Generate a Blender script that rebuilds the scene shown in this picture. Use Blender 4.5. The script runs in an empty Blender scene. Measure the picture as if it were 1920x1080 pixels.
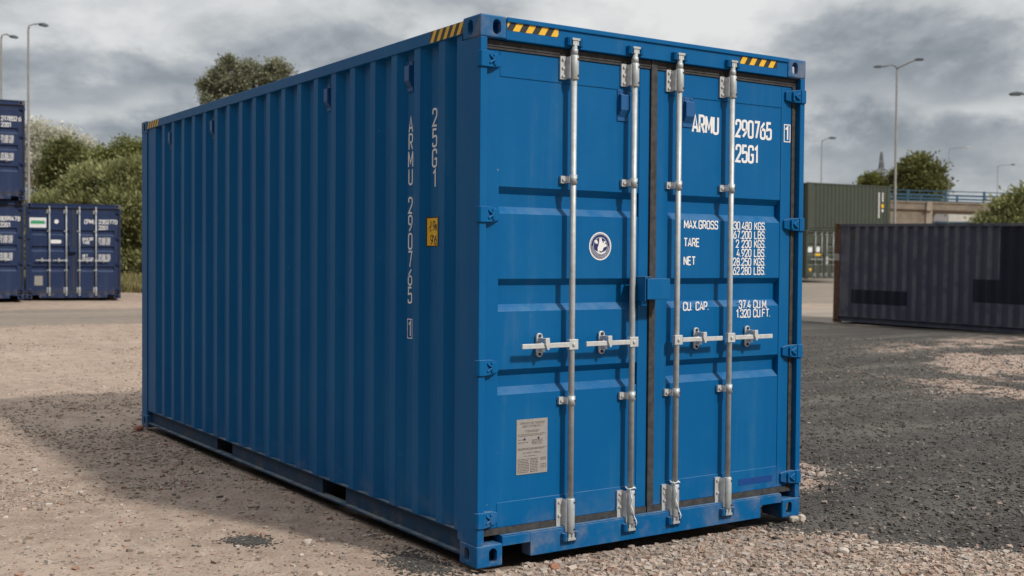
import bpy, bmesh, math, random
import numpy as np
from mathutils import Matrix, Vector

random.seed(7)
rng = np.random.default_rng(7)
scene = bpy.context.scene
col = scene.collection
R = math.radians

# ------------------------------------------------------------------ camera
F_PX = 2165.76                       # focal length in pixels of a 1920 px wide frame
CAM = np.array([-3.1914, -5.0825, 1.6265])
YAW, PITCH, ROLL = 0.5895, -0.0253, 0.0079
def cam_axes():
    cy, sy = math.cos(YAW), math.sin(YAW)
    fwd = np.array([math.cos(PITCH)*sy, math.cos(PITCH)*cy, math.sin(PITCH)])
    right = np.array([cy, -sy, 0.0]); up = np.cross(right, fwd)
    c, s = math.cos(ROLL), math.sin(ROLL)
    return c*right + s*up, -s*right + c*up, fwd
RIGHT, UP, FWD = cam_axes()
cd = bpy.data.cameras.new('camera'); cam = bpy.data.objects.new('camera', cd); col.objects.link(cam)
m = Matrix.Identity(4)
for i in range(3):
    m[i][0], m[i][1], m[i][2], m[i][3] = RIGHT[i], UP[i], -FWD[i], CAM[i]
cam.matrix_world = m
cd.sensor_fit = 'HORIZONTAL'; cd.sensor_width = 36.0; cd.lens = F_PX*36/1920
cd.clip_start = 0.1; cd.clip_end = 4000
cd.dof.use_dof = True; cd.dof.focus_distance = 7.0; cd.dof.aperture_fstop = 2.9
scene.camera = cam

# ------------------------------------------------------------------ light
SUN = Vector((0.37, -1.0, 1.0)).normalized()          # towards the sun
SUN_EL = math.asin(SUN.z); SUN_AZ = math.atan2(SUN.x, SUN.y)
sd = bpy.data.lights.new('sun', 'SUN'); sd.energy = 3.3; sd.angle = R(4.0); sd.color = (1.0, 0.945, 0.87)
so = bpy.data.objects.new('sun', sd); col.objects.link(so)
so.rotation_euler = SUN.to_track_quat('Z', 'Y').to_euler(); so.location = (3, -10, 12)

class NT:
    """small node-tree helper"""
    def __init__(s, tree): s.t = tree; s.n = tree.nodes; s.l = tree.links
    def new(s, kind, **kw):
        n = s.n.new(kind)
        for k, v in kw.items():
            if k == 'inp':
                for kk, vv in v.items():
                    if isinstance(vv, bpy.types.NodeSocket): s.l.new(vv, n.inputs[kk])
                    else: n.inputs[kk].default_value = vv
            else: setattr(n, k, v)
        return n
    def math(s, op, a, b=0.0, c=None, clamp=False):
        n = s.new('ShaderNodeMath', operation=op, use_clamp=clamp, inp={0: a, 1: b})
        if c is not None:
            if isinstance(c, bpy.types.NodeSocket): s.l.new(c, n.inputs[2])
            else: n.inputs[2].default_value = c
        return n.outputs[0]
    def noise(s, vec, scale, detail=4, rough=0.55, dist=0.0):
        n = s.new('ShaderNodeTexNoise', inp={'Scale': scale, 'Detail': detail, 'Roughness': rough, 'Distortion': dist})
        if vec is not None: s.l.new(vec, n.inputs['Vector'])
        return n.outputs['Fac']
    def ramp(s, fac, stops, interp='LINEAR'):
        n = s.new('ShaderNodeValToRGB', inp={0: fac}); cr = n.color_ramp; cr.interpolation = interp
        while len(cr.elements) < len(stops): cr.elements.new(0.5)
        for e, (p, c) in zip(cr.elements, stops):
            e.position = p; e.color = (*c, 1) if len(c) == 3 else c
        return n.outputs['Color']
    def mix(s, fac, a, b, blend='MIX'):
        n = s.new('ShaderNodeMix', data_type='RGBA', blend_type=blend)
        for sock, v in ((n.inputs[0], fac), (n.inputs[6], a), (n.inputs[7], b)):
            if isinstance(v, bpy.types.NodeSocket): s.l.new(v, sock)
            elif isinstance(v, (int, float)): sock.default_value = v
            else: sock.default_value = (*v, 1) if len(v) == 3 else v
        return n.outputs[2]
    def smooth(s, v, a, b):
        n = s.new('ShaderNodeMapRange', interpolation_type='SMOOTHSTEP', inp={0: v, 1: a, 2: b, 3: 0.0, 4: 1.0})
        return n.outputs[0]

world = bpy.data.worlds.new('World'); scene.world = world; world.use_nodes = True
w = NT(world.node_tree); w.n.clear()
wout = w.new('ShaderNodeOutputWorld')
bg = w.new('ShaderNodeBackground', inp={'Strength': 0.1}); w.l.new(bg.outputs[0], wout.inputs[0])
SKY_SEED = 2.3
sky = w.new('ShaderNodeTexSky', sky_type='NISHITA', sun_disc=False, sun_elevation=SUN_EL, sun_rotation=SUN_AZ)
tc = w.new('ShaderNodeTexCoord')
sep = w.new('ShaderNodeSeparateXYZ', inp={0: tc.outputs['Generated']})
zc = w.math('MAXIMUM', sep.outputs['Z'], 0.0)
zz = w.math('ADD', zc, 0.15)
cx = w.math('DIVIDE', sep.outputs['X'], zz); cy_ = w.math('DIVIDE', sep.outputs['Y'], zz)
# turned to the viewing azimuth so that the banks lie across the view, as cloud streets do
ca, sa = math.cos(YAW), math.sin(YAW)
ux = w.math('SUBTRACT', w.math('MULTIPLY', cx, ca), w.math('MULTIPLY', cy_, sa))
uy = w.math('ADD', w.math('MULTIPLY', cx, sa), w.math('MULTIPLY', cy_, ca))
cv = w.new('ShaderNodeCombineXYZ', inp={0: w.math('ADD', w.math('MULTIPLY', ux, 2.5), 3.1), 1: uy, 2: SKY_SEED}).outputs[0]
n1 = w.noise(cv, 0.55, 2, 0.5, 0.25)
n2 = w.noise(cv, 1.5, 7, 0.58, 0.35)
# layered cloud: bright tops above a dark base, a clearer strip under it, grey again towards the horizon
n3 = w.noise(w.new('ShaderNodeMapping', inp={'Vector': tc.outputs['Generated'], 'Scale': (1, 1, 2.0), 'Location': (.35, .1, .2)}).outputs[0], 6.5, 8, 0.57, 0.15)
el = w.math('ADD', sep.outputs['Z'], w.math('ADD', w.math('MULTIPLY', w.math('SUBTRACT', n1, .5), .10), w.math('MULTIPLY', w.math('SUBTRACT', n3, .5), .12)))
grey = lambda v: (v, v, v)
prof = w.ramp(w.math('MULTIPLY', el, 4.0), [(0.0, grey(.42)), (.28, grey(.36)), (.40, grey(.30)), (.49, grey(.56)), (.575, grey(.27)), (.66, grey(.40)), (.76, grey(.60)), (.90, grey(.66))], 'EASE')
dens = w.math('ADD', w.math('ADD', prof, w.math('ADD', w.math('MULTIPLY', w.math('SUBTRACT', n2, .5), .25), w.math('MULTIPLY', w.math('SUBTRACT', n3, .5), 1.55))), w.math('MULTIPLY', w.smooth(w.math('ADD', sep.outputs['X'], w.math('MULTIPLY', sep.outputs['Y'], -.6)), -.45, .35), .16))
cloud = w.ramp(dens, [(0.10, (2.1, 2.4, 2.75)), (0.30, (2.9, 3.2, 3.55)), (0.50, (4.2, 4.5, 4.75)), (0.70, (6.1, 6.3, 6.4)), (0.95, (7.9, 7.9, 7.85))])
# overhead the unseen cloud is brightened to fill shade; out of view to the left (-x) an added dark bank cuts light on the long wall
lift = w.smooth(sep.outputs['Z'], 0.24, 0.80)
cloud = w.mix(lift, cloud, (12.3, 12.4, 12.5))
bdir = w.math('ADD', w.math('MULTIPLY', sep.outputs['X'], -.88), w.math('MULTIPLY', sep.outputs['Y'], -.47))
shade_bank = w.math('MULTIPLY', w.smooth(bdir, -.10, 0.45), w.math('SUBTRACT', 1.0, w.smooth(sep.outputs['Z'], 0.45, 0.78)))
cloud = w.mix(w.math('MULTIPLY', shade_bank, .98), cloud, (0.45, 0.5, 0.6))
cover = 0.965
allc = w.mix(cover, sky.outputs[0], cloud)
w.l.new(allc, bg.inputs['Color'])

scene.view_settings.view_transform = 'Standard'; scene.view_settings.look = 'None'
scene.view_settings.exposure = 0.0; scene.view_settings.gamma = 1.0

# ------------------------------------------------------------------ object helpers
def tag(o, label=None, cat=None, group=None, kind=None):
    if label: o['label'] = label
    if cat: o['category'] = cat
    if group: o['group'] = group
    if kind: o['kind'] = kind
    return o
def empty(name, loc=(0, 0, 0), rz=0.0, **kw):
    o = bpy.data.objects.new(name, None); col.objects.link(o)
    o.location = loc; o.rotation_euler = (0, 0, rz); o.empty_display_size = 0.2
    return tag(o, **kw)
def link(name, me, parent=None, bevel=0.0):
    o = bpy.data.objects.new(name, me); col.objects.link(o)
    if parent is not None: o.parent = parent
    if bevel:
        b = o.modifiers.new('bevel', 'BEVEL'); b.width = bevel; b.segments = 2; b.limit_method = 'ANGLE'; b.angle_limit = R(35)
        b.harden_normals = False
    return o
def copy_tree(o, parent=None):
    c = o.copy(); col.objects.link(c)
    if parent is not None: c.parent = parent
    for ch in list(o.children): copy_tree(ch, c)
    return c

class MB:
    """collects solids and builds them as one mesh"""
    def __init__(s): s.v = []; s.f = []; s.m = []; s.sm = []
    def add(s, vs, fs, mi=0, smooth=False):
        o = len(s.v); s.v += [tuple(map(float, v)) for v in vs]
        for f in fs: s.f.append([i+o for i in f]); s.m.append(mi); s.sm.append(smooth)
        return s
    def box(s, x0, x1, y0, y1, z0, z1, mi=0):
        vs = [(x, y, z) for z in (z0, z1) for y in (y0, y1) for x in (x0, x1)]
        return s.add(vs, [(0,2,3,1),(4,5,7,6),(0,1,5,4),(2,6,7,3),(0,4,6,2),(1,3,7,5)], mi)
    def quad(s, a, b, c, d, mi=0): return s.add([a, b, c, d], [(0,1,2,3)], mi)
    def bar(s, p0, p1, w, h=None, mi=0, up=(0, 0, 1)):
        p0, p1 = Vector(p0), Vector(p1); h = w if h is None else h
        d = (p1-p0).normalized(); u = Vector(up)
        if abs(d.dot(u)) > .98: u = Vector((1, 0, 0))
        a = d.cross(u).normalized()*w/2; b = a.cross(d).normalized()*h/2
        vs = [p+sa*a+sb*b for p in (p0, p1) for sa, sb in ((-1,-1),(1,-1),(1,1),(-1,1))]
        return s.add(vs, [(3,2,1,0),(4,5,6,7),(0,1,5,4),(1,2,6,5),(2,3,7,6),(3,0,4,7)], mi)
    def tube(s, pts, radii, n=16, mi=0, caps=True):
        pts = [Vector(p) for p in pts]
        if not hasattr(radii, '__len__'): radii = [radii]*len(pts)
        rings = []; vs = []; fs = []; sm = []
        ref = None
        for i, p in enumerate(pts):
            d = (pts[min(i+1, len(pts)-1)]-pts[max(i-1, 0)]).normalized()
            if ref is None: ref = Vector((0, 0, 1)) if abs(d.z) < .9 else Vector((1, 0, 0))
            a = d.cross(ref).normalized(); b = d.cross(a).normalized(); ref = (-a.cross(d)) if False else ref
            for k in range(n):
                t = 2*math.pi*k/n; vs.append(p+radii[i]*(math.cos(t)*a+math.sin(t)*b))
        for i in range(len(pts)-1):
            for k in range(n):
                k2 = (k+1) % n; fs.append((i*n+k, i*n+k2, (i+1)*n+k2, (i+1)*n+k))
        s.add(vs, fs, mi, True)
        if caps:
            o = len(s.v)-len(vs)
            s.f.append([o+k for k in range(n)][::-1]); s.m.append(mi); s.sm.append(False)
            s.f.append([o+(len(pts)-1)*n+k for k in range(n)]); s.m.append(mi); s.sm.append(False)
        return s
    def prism(s, poly, axis, a, b, mi=0, smooth=False, caps=True):
        """poly of 2-D points, extruded along axis from a to b; axis x:(y,z) y:(x,z) z:(x,y)"""
        def P(u, v, t): return {'x': (t, u, v), 'y': (u, t, v), 'z': (u, v, t)}[axis]
        n = len(poly); vs = [P(u, v, a) for u, v in poly]+[P(u, v, b) for u, v in poly]
        fs = [(i, (i+1) % n, n+(i+1) % n, n+i) for i in range(n)]
        s.add(vs, fs, mi, smooth)
        if caps:
            o = len(s.v)-2*n
            s.f.append([o+i for i in range(n)][::-1]); s.m.append(mi); s.sm.append(False)
            s.f.append([o+n+i for i in range(n)]); s.m.append(mi); s.sm.append(False)
        return s
    def mesh(s, name, mats):
        me = bpy.data.meshes.new(name); me.from_pydata(s.v, [], s.f)
        for mm in (mats if isinstance(mats, (list, tuple)) else [mats]): me.materials.append(mm)
        me.polygons.foreach_set('material_index', s.m); me.polygons.foreach_set('use_smooth', s.sm)
        bm = bmesh.new(); bm.from_mesh(me); bmesh.ops.recalc_face_normals(bm, faces=bm.faces); bm.to_mesh(me); bm.free()
        me.update(); return me
    def build(s, name, mats, parent=None, bevel=0.0): return link(name, s.mesh(name, mats), parent, bevel)
def np_mesh(name, V, Fq, mat, tint=None, smooth=False):
    me = bpy.data.meshes.new(name); n, k = Fq.shape
    me.vertices.add(len(V)); me.vertices.foreach_set('co', np.asarray(V, np.float32).ravel())
    me.loops.add(n*k); me.loops.foreach_set('vertex_index', np.asarray(Fq, np.int32).ravel())
    me.polygons.add(n); me.polygons.foreach_set('loop_start', np.arange(0, n*k, k, dtype=np.int32))
    me.polygons.foreach_set('loop_total', np.full(n, k, np.int32))
    me.polygons.foreach_set('use_smooth', np.full(n, smooth, bool))
    if tint is not None:
        a = me.attributes.new('tint', 'FLOAT_COLOR', 'POINT'); a.data.foreach_set('color', np.asarray(tint, np.float32).ravel())
    me.materials.append(mat); me.update(); me.validate(); return me

# ------------------------------------------------------------------ materials
def material(name):
    mt = bpy.data.materials.new(name); mt.use_nodes = True
    t = NT(mt.node_tree); t.n.clear()
    out = t.new('ShaderNodeOutputMaterial'); b = t.new('ShaderNodeBsdfPrincipled'); t.l.new(b.outputs[0], out.inputs[0])
    return mt, t, b, out
def setc(t, sock, v):
    if isinstance(v, bpy.types.NodeSocket): t.l.new(v, sock)
    else: sock.default_value = (*v, 1) if isinstance(v, tuple) and len(v) == 3 else v
def paint(name, base, faded, rough=0.38, dirt=0.35, chips=0.5, dirtc=(.30, .25, .20), z_dirt=0.5, spec=0.5, chip_at=.705):
    """weathered gloss paint on steel: fading in soft clouds, dust where it settles, streaks, small chips"""
    mt, t, b, out = material(name)
    oc = t.new('ShaderNodeTexCoord').outputs['Object']
    sp = t.new('ShaderNodeSeparateXYZ', inp={0: oc})
    st = t.new('ShaderNodeMapping', inp={'Vector': oc, 'Scale': (9, 9, 0.6)}).outputs[0]
    nf = t.noise(oc, 1.7, 5, 0.6); ns = t.noise(st, 1.0, 5, 0.6); nd = t.noise(oc, 9, 5, 0.62); nfine = t.noise(oc, 70, 3, 0.6)
    c = t.mix(t.math('MULTIPLY', t.smooth(t.math('ADD', t.math('MULTIPLY', nf, .6), t.math('MULTIPLY', ns, .4)), .42, .66), .55), base, faded)
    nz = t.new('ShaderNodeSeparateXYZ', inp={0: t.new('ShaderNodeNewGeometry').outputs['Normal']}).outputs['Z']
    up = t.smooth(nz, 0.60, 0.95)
    low = t.math('SUBTRACT', 1.0, t.smooth(sp.outputs['Z'], 0.0, z_dirt))
    dm = t.math('ADD', t.math('MULTIPLY', up, .75), t.math('MULTIPLY', t.math('MULTIPLY', low, low), t.math('MULTIPLY', t.smooth(t.noise(oc, 5, 5, .65), .42, .66), 1.1)))
    dm = t.math('ADD', dm, t.math('MULTIPLY', t.smooth(ns, .56, .78), .22))
    dm = t.math('MULTIPLY', t.math('MULTIPLY', dm, t.smooth(nd, .25, .70)), dirt, clamp=True)
    c = t.mix(dm, c, dirtc)
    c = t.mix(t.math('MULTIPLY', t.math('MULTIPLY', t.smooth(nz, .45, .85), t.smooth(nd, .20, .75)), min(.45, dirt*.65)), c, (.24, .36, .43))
    vo = t.new('ShaderNodeTexVoronoi', feature='DISTANCE_TO_EDGE', inp={'Vector': oc, 'Scale': 5.0})
    chip = t.math('MULTIPLY', t.smooth(t.noise(oc, 26, 4, .7), chip_at, chip_at+.025), t.smooth(nf, .48, .56))
    c = t.mix(t.math('MULTIPLY', chip, chips, clamp=True), c, t.mix(t.smooth(nfine, .4, .6), (.42, .40, .37), (.16, .075, .04)))
    setc(t, b.inputs['Base Color'], c)
    setc(t, b.inputs['Roughness'], t.math('ADD', rough, t.math('ADD', t.math('MULTIPLY', dm, .5), t.math('MULTIPLY', nd, .10))))
    b.inputs['Specular IOR Level'].default_value = spec
    bp = t.new('ShaderNodeBump', inp={'Strength': .12, 'Distance': .004, 'Height': t.math('ADD', t.math('MULTIPLY', t.noise(oc, 6, 2), 3.0), t.math('MULTIPLY', nfine, .25))})
    t.l.new(bp.outputs[0], b.inputs['Normal'])
    return mt
def ridge_wear(mt, colour):
    t = NT(mt.node_tree); b = [n for n in t.n if n.type == 'BSDF_PRINCIPLED'][0]; old = b.inputs['Base Color'].links[0].from_socket
    oc = t.new('ShaderNodeTexCoord').outputs['Object']; x = t.new('ShaderNodeSeparateXYZ', inp={0: oc}).outputs['X']
    m_ = t.math('MULTIPLY', t.math('SUBTRACT', 1.0, t.smooth(x, .012, .034)), t.smooth(t.noise(oc, 2.2, 4, .6), .30, .62))
    t.l.new(t.mix(t.math('MULTIPLY', m_, .8), old, colour), b.inputs['Base Color'])
def plain(name, base, rough=0.5, metal=0.0, var=0.25, scale=18, spec=0.5, bump=0.1, alt=None):
    mt, t, b, out = material(name)
    oc = t.new('ShaderNodeTexCoord').outputs['Object']
    n = t.noise(oc, scale, 5, .6)
    alt = tuple(x*(1-var) for x in base) if alt is None else alt
    setc(t, b.inputs['Base Color'], t.mix(t.smooth(n, .3, .7), base, alt))
    setc(t, b.inputs['Roughness'], t.math('ADD', rough-.08, t.math('MULTIPLY', n, .18)))
    b.inputs['Metallic'].default_value = metal; b.inputs['Specular IOR Level'].default_value = spec
    if bump:
        bp = t.new('ShaderNodeBump', inp={'Strength': bump, 'Distance': .004, 'Height': t.noise(oc, scale*3, 4)})
        t.l.new(bp.outputs[0], b.inputs['Normal'])
    return mt
M = {}
M['blue'] = paint('blue_paint', (.0003, .098, .275), (.007, .122, .298), .38, .40, .6, spec=.15)
M['bluecast'] = paint('knocked_blue_paint', (.002, .100, .270), (.012, .110, .270), .42, .45, .85, (.26, .21, .17), .30, spec=.20, chip_at=.665)
M['bluerail'] = paint('grimy_blue_paint', (.010, .050, .115), (.030, .060, .105), .6, .9, .6, (.15, .125, .105), .32, spec=.25)
M['navy'] = paint('navy_paint', (.016, .031, .085), (.026, .043, .105), .45, .35, .4, spec=.3)
M['green'] = paint('dark_green_paint', (.040, .050, .034), (.055, .064, .046), .55, .3, .4)
M['charcoal'] = paint('faded_charcoal_paint', (.058, .066, .100), (.086, .092, .120), .7, .30, 1.0, spec=.25)
ridge_wear(M['charcoal'], (.135, .142, .168))
M['overpaint'] = paint('dark_overpaint', (.011, .014, .030), (.016, .019, .036), .55, .15, .4, spec=.3)
M['rust'] = plain('rusty_steel', (.16, .085, .05), .8, 0, scale=14, alt=(.075, .045, .035), spec=.2)
M['galv'] = plain('galvanised_steel', (.48, .51, .51), .48, .3, .22, 22)
M['zinc'] = plain('bright_zinc', (.62, .64, .64), .40, .35, .18, 30)
M['rubber'] = plain('dusty_black_rubber', (.030, .031, .033), .7, 0, scale=25, alt=(.062, .061, .060), spec=.3)
M['dark'] = plain('dark_steel', (.03, .04, .06), .7)  # dark steel for pockets, floor, latch bolts and warehouse base
M['wood'] = plain('plywood', (.18, .12, .07), .8)
M['white'] = plain('white_vinyl', (.78, .78, .78), .5, var=.10, bump=0)
M['sidewhite'] = plain('weathered_white_vinyl', (.80, .82, .85), .55, var=.15, bump=0)
M['yellow'] = plain('yellow_vinyl', (.80, .47, .02), .45, var=.08, bump=0)
M['black'] = plain('black_vinyl', (.018, .018, .02), .45, var=.2, bump=0)
M['plate'] = plain('brushed_aluminium_plate', (.33, .315, .295), .5, .1, var=.12, scale=40, bump=0)
M['ink'] = plain('plate_ink', (.12, .09, .09), .6, bump=0)
M['navyink'] = plain('navy_ink', (.012, .022, .13), .45, bump=0)
M['patch'] = plain('fresh_blue_paint', (.004, .055, .235), .4, var=.1, bump=0)
M['signgreen'] = plain('green_print', (.03, .36, .16), .5, bump=0)
M['vent'] = paint('vent_blue_paint', (.002, .080, .245), (.006, .095, .26), .4, .3, .3)

# ------------------------------------------------------------------ stroke lettering
G = {}   # glyph: (width, [ (closed, [(x, y, corner radius)]) ]) in a box 0..1 by 0..1
r_ = .42
def _g(ch, *strokes, w=1.0): G[ch] = (w, strokes)
C_, O_ = True, False
_g('0', (C_, [(0,0,r_),(1,0,r_),(1,1,r_),(0,1,r_)])); G['O'] = G['0']
_g('1', (O_, [(.0,.80,0),(.5,1,0),(.5,0,0)]), w=.6)
_g('2', (O_, [(0,.70,0),(0,1,r_),(1,1,r_),(1,.58,.2),(0,.02,0),(1.02,.0,0)]))
_g('3', (O_, [(0,.75,0),(0,1,r_),(1,1,r_),(1,.53,.3),(.4,.53,0)]), (O_, [(.5,.53,0),(1,.53,.3),(1,0,r_),(0,0,r_),(0,.25,0)]))
_g('4', (O_, [(1.05,.24,0),(0,.24,0),(.62,1,0)]), (O_, [(.8,.5,0),(.8,0,0)]))
_g('5', (O_, [(.95,1,0),(.08,1,0),(.04,.56,0),(.5,.60,.2),(1,.60,.35),(1,0,r_),(0,0,r_),(0,.22,0)]))
_g('6', (O_, [(.85,1,0),(.0,.62,.5),(0,0,r_),(1,0,r_),(1,.57,r_),(.04,.57,.3)]))
_g('7', (O_, [(0,1,0),(1,1,0),(.38,0,0)]))
_g('8', (C_, [(0.08,.53,.3),(.92,.53,.3),(.92,1,.38),(.08,1,.38)]), (C_, [(0,0,r_),(1,0,r_),(1,.53,.4),(0,.53,.4)]))
_g('9', (O_, [(.15,0,0),(1,.38,.5),(1,1,r_),(0,1,r_),(0,.43,r_),(.96,.43,.3)]))
_g('A', (O_, [(-.05,0,0),(.5,1.02,0),(1.05,0,0)]), (O_, [(.18,.28,0),(.82,.28,0)]))
_g('B', (C_, [(0,0,0),(1,0,.4),(1,.53,.4),(0,.53,0)]), (O_, [(0,.53,0),(0,1,0),(.9,1,.38),(.9,.53,.38),(.3,.53,0)]))
_g('C', (O_, [(1,.74,0),(1,1,r_),(0,1,r_),(0,0,r_),(1,0,r_),(1,.26,0)]))
_g('D', (C_, [(0,0,0),(1,0,.45),(1,1,.45),(0,1,0)]))
_g('E', (O_, [(.95,1,0),(0,1,0),(0,0,0),(.95,0,0)]), (O_, [(0,.53,0),(.8,.53,0)]))
_g('F', (O_, [(.95,1,0),(0,1,0),(0,0,0)]), (O_, [(0,.53,0),(.8,.53,0)]))
_g('G', (O_, [(1,.74,0),(1,1,r_),(0,1,r_),(0,0,r_),(1,0,r_),(1,.46,0),(.5,.46,0)]))
_g('I', (O_, [(.5,0,0),(.5,1,0)]), w=.4)
_g('K', (O_, [(0,0,0),(0,1,0)]), (O_, [(1,1,0),(.1,.45,0)]), (O_, [(.35,.6,0),(1.05,0,0)]))
_g('L', (O_, [(0,1,0),(0,0,0),(.95,0,0)]))
_g('M', (O_, [(0,0,0),(0,1,0)]), (O_, [(0,1,0),(.62,.25,0),(1.24,1,0)]), (O_, [(1.24,0,0),(1.24,1,0)]), w=1.24)
_g('N', (O_, [(0,0,0),(0,1,0)]), (O_, [(0,1,0),(1,0,0)]), (O_, [(1,0,0),(1,1,0)]))
_g('P', (O_, [(0,0,0),(0,1,0),(1,1,.4),(1,.45,.4),(0,.45,0)]))
_g('R', (O_, [(0,0,0),(0,1,0),(1,1,.4),(1,.47,.4),(0,.47,0)]), (O_, [(.5,.47,0),(1.03,0,0)]))
_g('S', (O_, [(1,.76,0),(1,1,r_),(0,1,r_),(0,.56,.4),(1,.50,.4),(1,0,r_),(0,0,r_),(0,.24,0)]))
_g('T', (O_, [(.5,0,0),(.5,1,0)]), (O_, [(-.05,1,0),(1.05,1,0)]))
_g('U', (O_, [(0,1,0),(0,0,r_),(1,0,r_),(1,1,0)]))
_g('V', (O_, [(-.05,1,0),(.5,0,0),(1.05,1,0)]))
_g('Y', (O_, [(-.05,1,0),(.5,.5,0),(1.05,1,0)]), (O_, [(.5,.55,0),(.5,0,0)]))
_g('X', (O_, [(0,0,0),(1,1,0)]), (O_, [(0,1,0),(1,0,0)]))
_g('m', (O_, [(0,0,0),(0,.6,.0),(.5,.6,.2),(.5,0,0)]), (O_, [(.45,.6,0),(1.05,.6,.25),(1.05,0,0)]), w=1.05)
_g('.', (O_, [(.0,0,0),(.0,.09,0)]), w=.18)
_g("'", (O_, [(.0,1,0),(.0,.75,0)]), w=.18)
_g('"', (O_, [(.0,1,0),(.0,.75,0)]), (O_, [(.35,1,0),(.35,.75,0)]), w=.4)
_g(' ', w=.55)
def fillet(pts, closed, sx, sy):
    P = [np.array((x*sx, y*sy)) for x, y, r in pts]; out = []; n = len(P)
    for i in range(n):
        r = pts[i][2]*sx
        if r <= 0 or (not closed and i in (0, n-1)): out.append(P[i]); continue
        a, b, c = P[i-1], P[i], P[(i+1) % n]
        la, lc = np.linalg.norm(a-b), np.linalg.norm(c-b); rr = min(r, la*.49, lc*.49)
        p0, p2 = b+(a-b)/la*rr, b+(c-b)/lc*rr
        for t in np.linspace(0, 1, 6): out.append((1-t)**2*p0+2*t*(1-t)*b+t*t*p2)
    return out
def stroke_mesh(pts, closed, th):
    """2-D ribbon round a polyline, mitred"""
    P = np.array(pts); n = len(P); L = []; Rr = []
    for i in range(n):
        if closed or 0 < i < n-1: d0 = P[i]-P[i-1]; d1 = P[(i+1) % n]-P[i]
        elif i == 0: d0 = d1 = P[1]-P[0]
        else: d0 = d1 = P[i]-P[i-1]
        d0 = d0/(np.linalg.norm(d0)+1e-9); d1 = d1/(np.linalg.norm(d1)+1e-9)
        n0 = np.array((-d0[1], d0[0])); n1_ = np.array((-d1[1], d1[0])); mm = n0+n1_; q = mm @ mm
        mm = mm/max(q, .7)*2; mm = mm*.5*th
        L.append(P[i]+mm); Rr.append(P[i]-mm)
    V = L+Rr; k = n if closed else n-1
    return V, [(i, (i+1) % n, n+(i+1) % n, n+i) for i in range(k)]
def text_geo(mb, s, h, fn, aspect=.46, th=.15, gap=.22, mi=0, box=False):
    """strokes of the string s, cap height h; fn(u, v, layer) gives the 3-D point"""
    x = 0.0; wv = h*aspect
    for ch in s:
        gw, strokes = G[ch]
        for k, (closed, pts) in enumerate(strokes):
            pl = fillet([(a, b, r) for a, b, r in pts], closed, wv, h)
            V, Fc = stroke_mesh(pl, closed, th*h)
            mb.add([fn(x+v[0], v[1], k) for v in V], Fc, mi)
        x += gw*wv+gap*wv+th*h*.55
    return x
def text_width(s, h, aspect=.46, th=.15, gap=.22): return sum(G[c][0]*h*aspect+gap*h*aspect+th*h*.55 for c in s)

# ------------------------------------------------------------------ shipping container
Wd = 2.438
def corner_casting_mesh(mat, front_hole_shape=True):
    """hollow ISO corner casting, outer corner at the origin, extends +x +y +z (bottom, door end, left)"""
    sx, sy, sz = .162, .178, .118
    def tmp(mb):
        me = mb.mesh('tmp', mat); o = bpy.data.objects.new('tmp', me); col.objects.link(o); return o
    a = tmp(MB().box(0, sx, 0, sy, 0, sz))
    b = a.modifiers.new('b', 'BEVEL'); b.width = .009; b.segments = 3
    cut = MB().box(.026, sx-.008, .026, sy-.008, .026, sz-.008)
    def oval(cx, cy, w, h, n=28):
        rr = min(w, h)/2; pts = []
        for k in range(n):
            t = 2*math.pi*k/n; x, y = math.cos(t)*rr, math.sin(t)*rr
            if w > h: x += math.copysign((w-h)/2, x)
            else: y += math.copysign((h-w)/2, y)
            pts.append((cx+x, cy+y))
        return pts
    cutters = [tmp(cut)]
    cutters.append(tmp(MB().prism(oval(.101, .060, .051, .079), 'y', -.02, .05)))
    cutters.append(tmp(MB().prism(oval(.089+.012, .060, .051, .079), 'x', -.02, .05)))
    cutters.append(tmp(MB().prism(oval(.089, .089, .064, .110), 'z', -.02, .05)))
    for c in cutters:
        md = a.modifiers.new('c', 'BOOLEAN'); md.operation = 'DIFFERENCE'; md.solver = 'EXACT'; md.object = c
    bpy.context.view_layer.update()
    me = bpy.data.meshes.new_from_object(a.evaluated_get(bpy.context.evaluated_depsgraph_get()))
    for o in [a]+cutters: bpy.data.objects.remove(o, do_unlink=True)
    me.materials.clear(); me.materials.append(mat)
    return me
def mirrored(me, sx, sy, sz):
    c = me.copy()
    c.transform(Matrix.Diagonal((sx, sy, sz, 1)))
    if sx*sy*sz < 0: c.flip_normals()
    return c
CORR0, PITCHC, OUT_W, SLOPE, DEPTH = .41, .2775, .068, .070, .036
def side_profile(L, front=.20):
    """(y, x-inset) of the corrugated long wall from the door post backwards"""
    p = [(front, 0.002), (.255, 0.002), (.255+.058, DEPTH)]
    y = CORR0
    p[2] = (y-OUT_W/2-SLOPE-.005-.0, DEPTH) if y-OUT_W/2-SLOPE-.005 > .30 else (.303, DEPTH)
    while y+PITCHC < L-.22:
        p += [(y-OUT_W/2, 0.0), (y+OUT_W/2, 0.0), (y+OUT_W/2+SLOPE, DEPTH), (y+PITCHC-OUT_W/2-SLOPE, DEPTH)]
        y += PITCHC
    p += [(y-OUT_W/2, 0.002), (L-.16, 0.002)]
    return p
def side_inset(y, L=6.058):
    pr = side_profile(L); return float(np.interp(y, [a for a, b in pr], [b for a, b in pr]))
def corr_wall(mb, prof, place, z0, z1, mi=0):
    n = len(prof); vs = [place(a, b, z0) for a, b in prof]+[place(a, b, z1) for a, b in prof]
    mb.add(vs, [(i, i+1, n+i+1, n+i) for i in range(n-1)], mi)
def corr(v, Y, c, c2=5.11): return v+(Y-.03)*(v-c)/c2
def DX(x, Y): return corr(x, Y, -3.19)
def DZ(z, Y): return corr(z, Y, 1.63)

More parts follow.
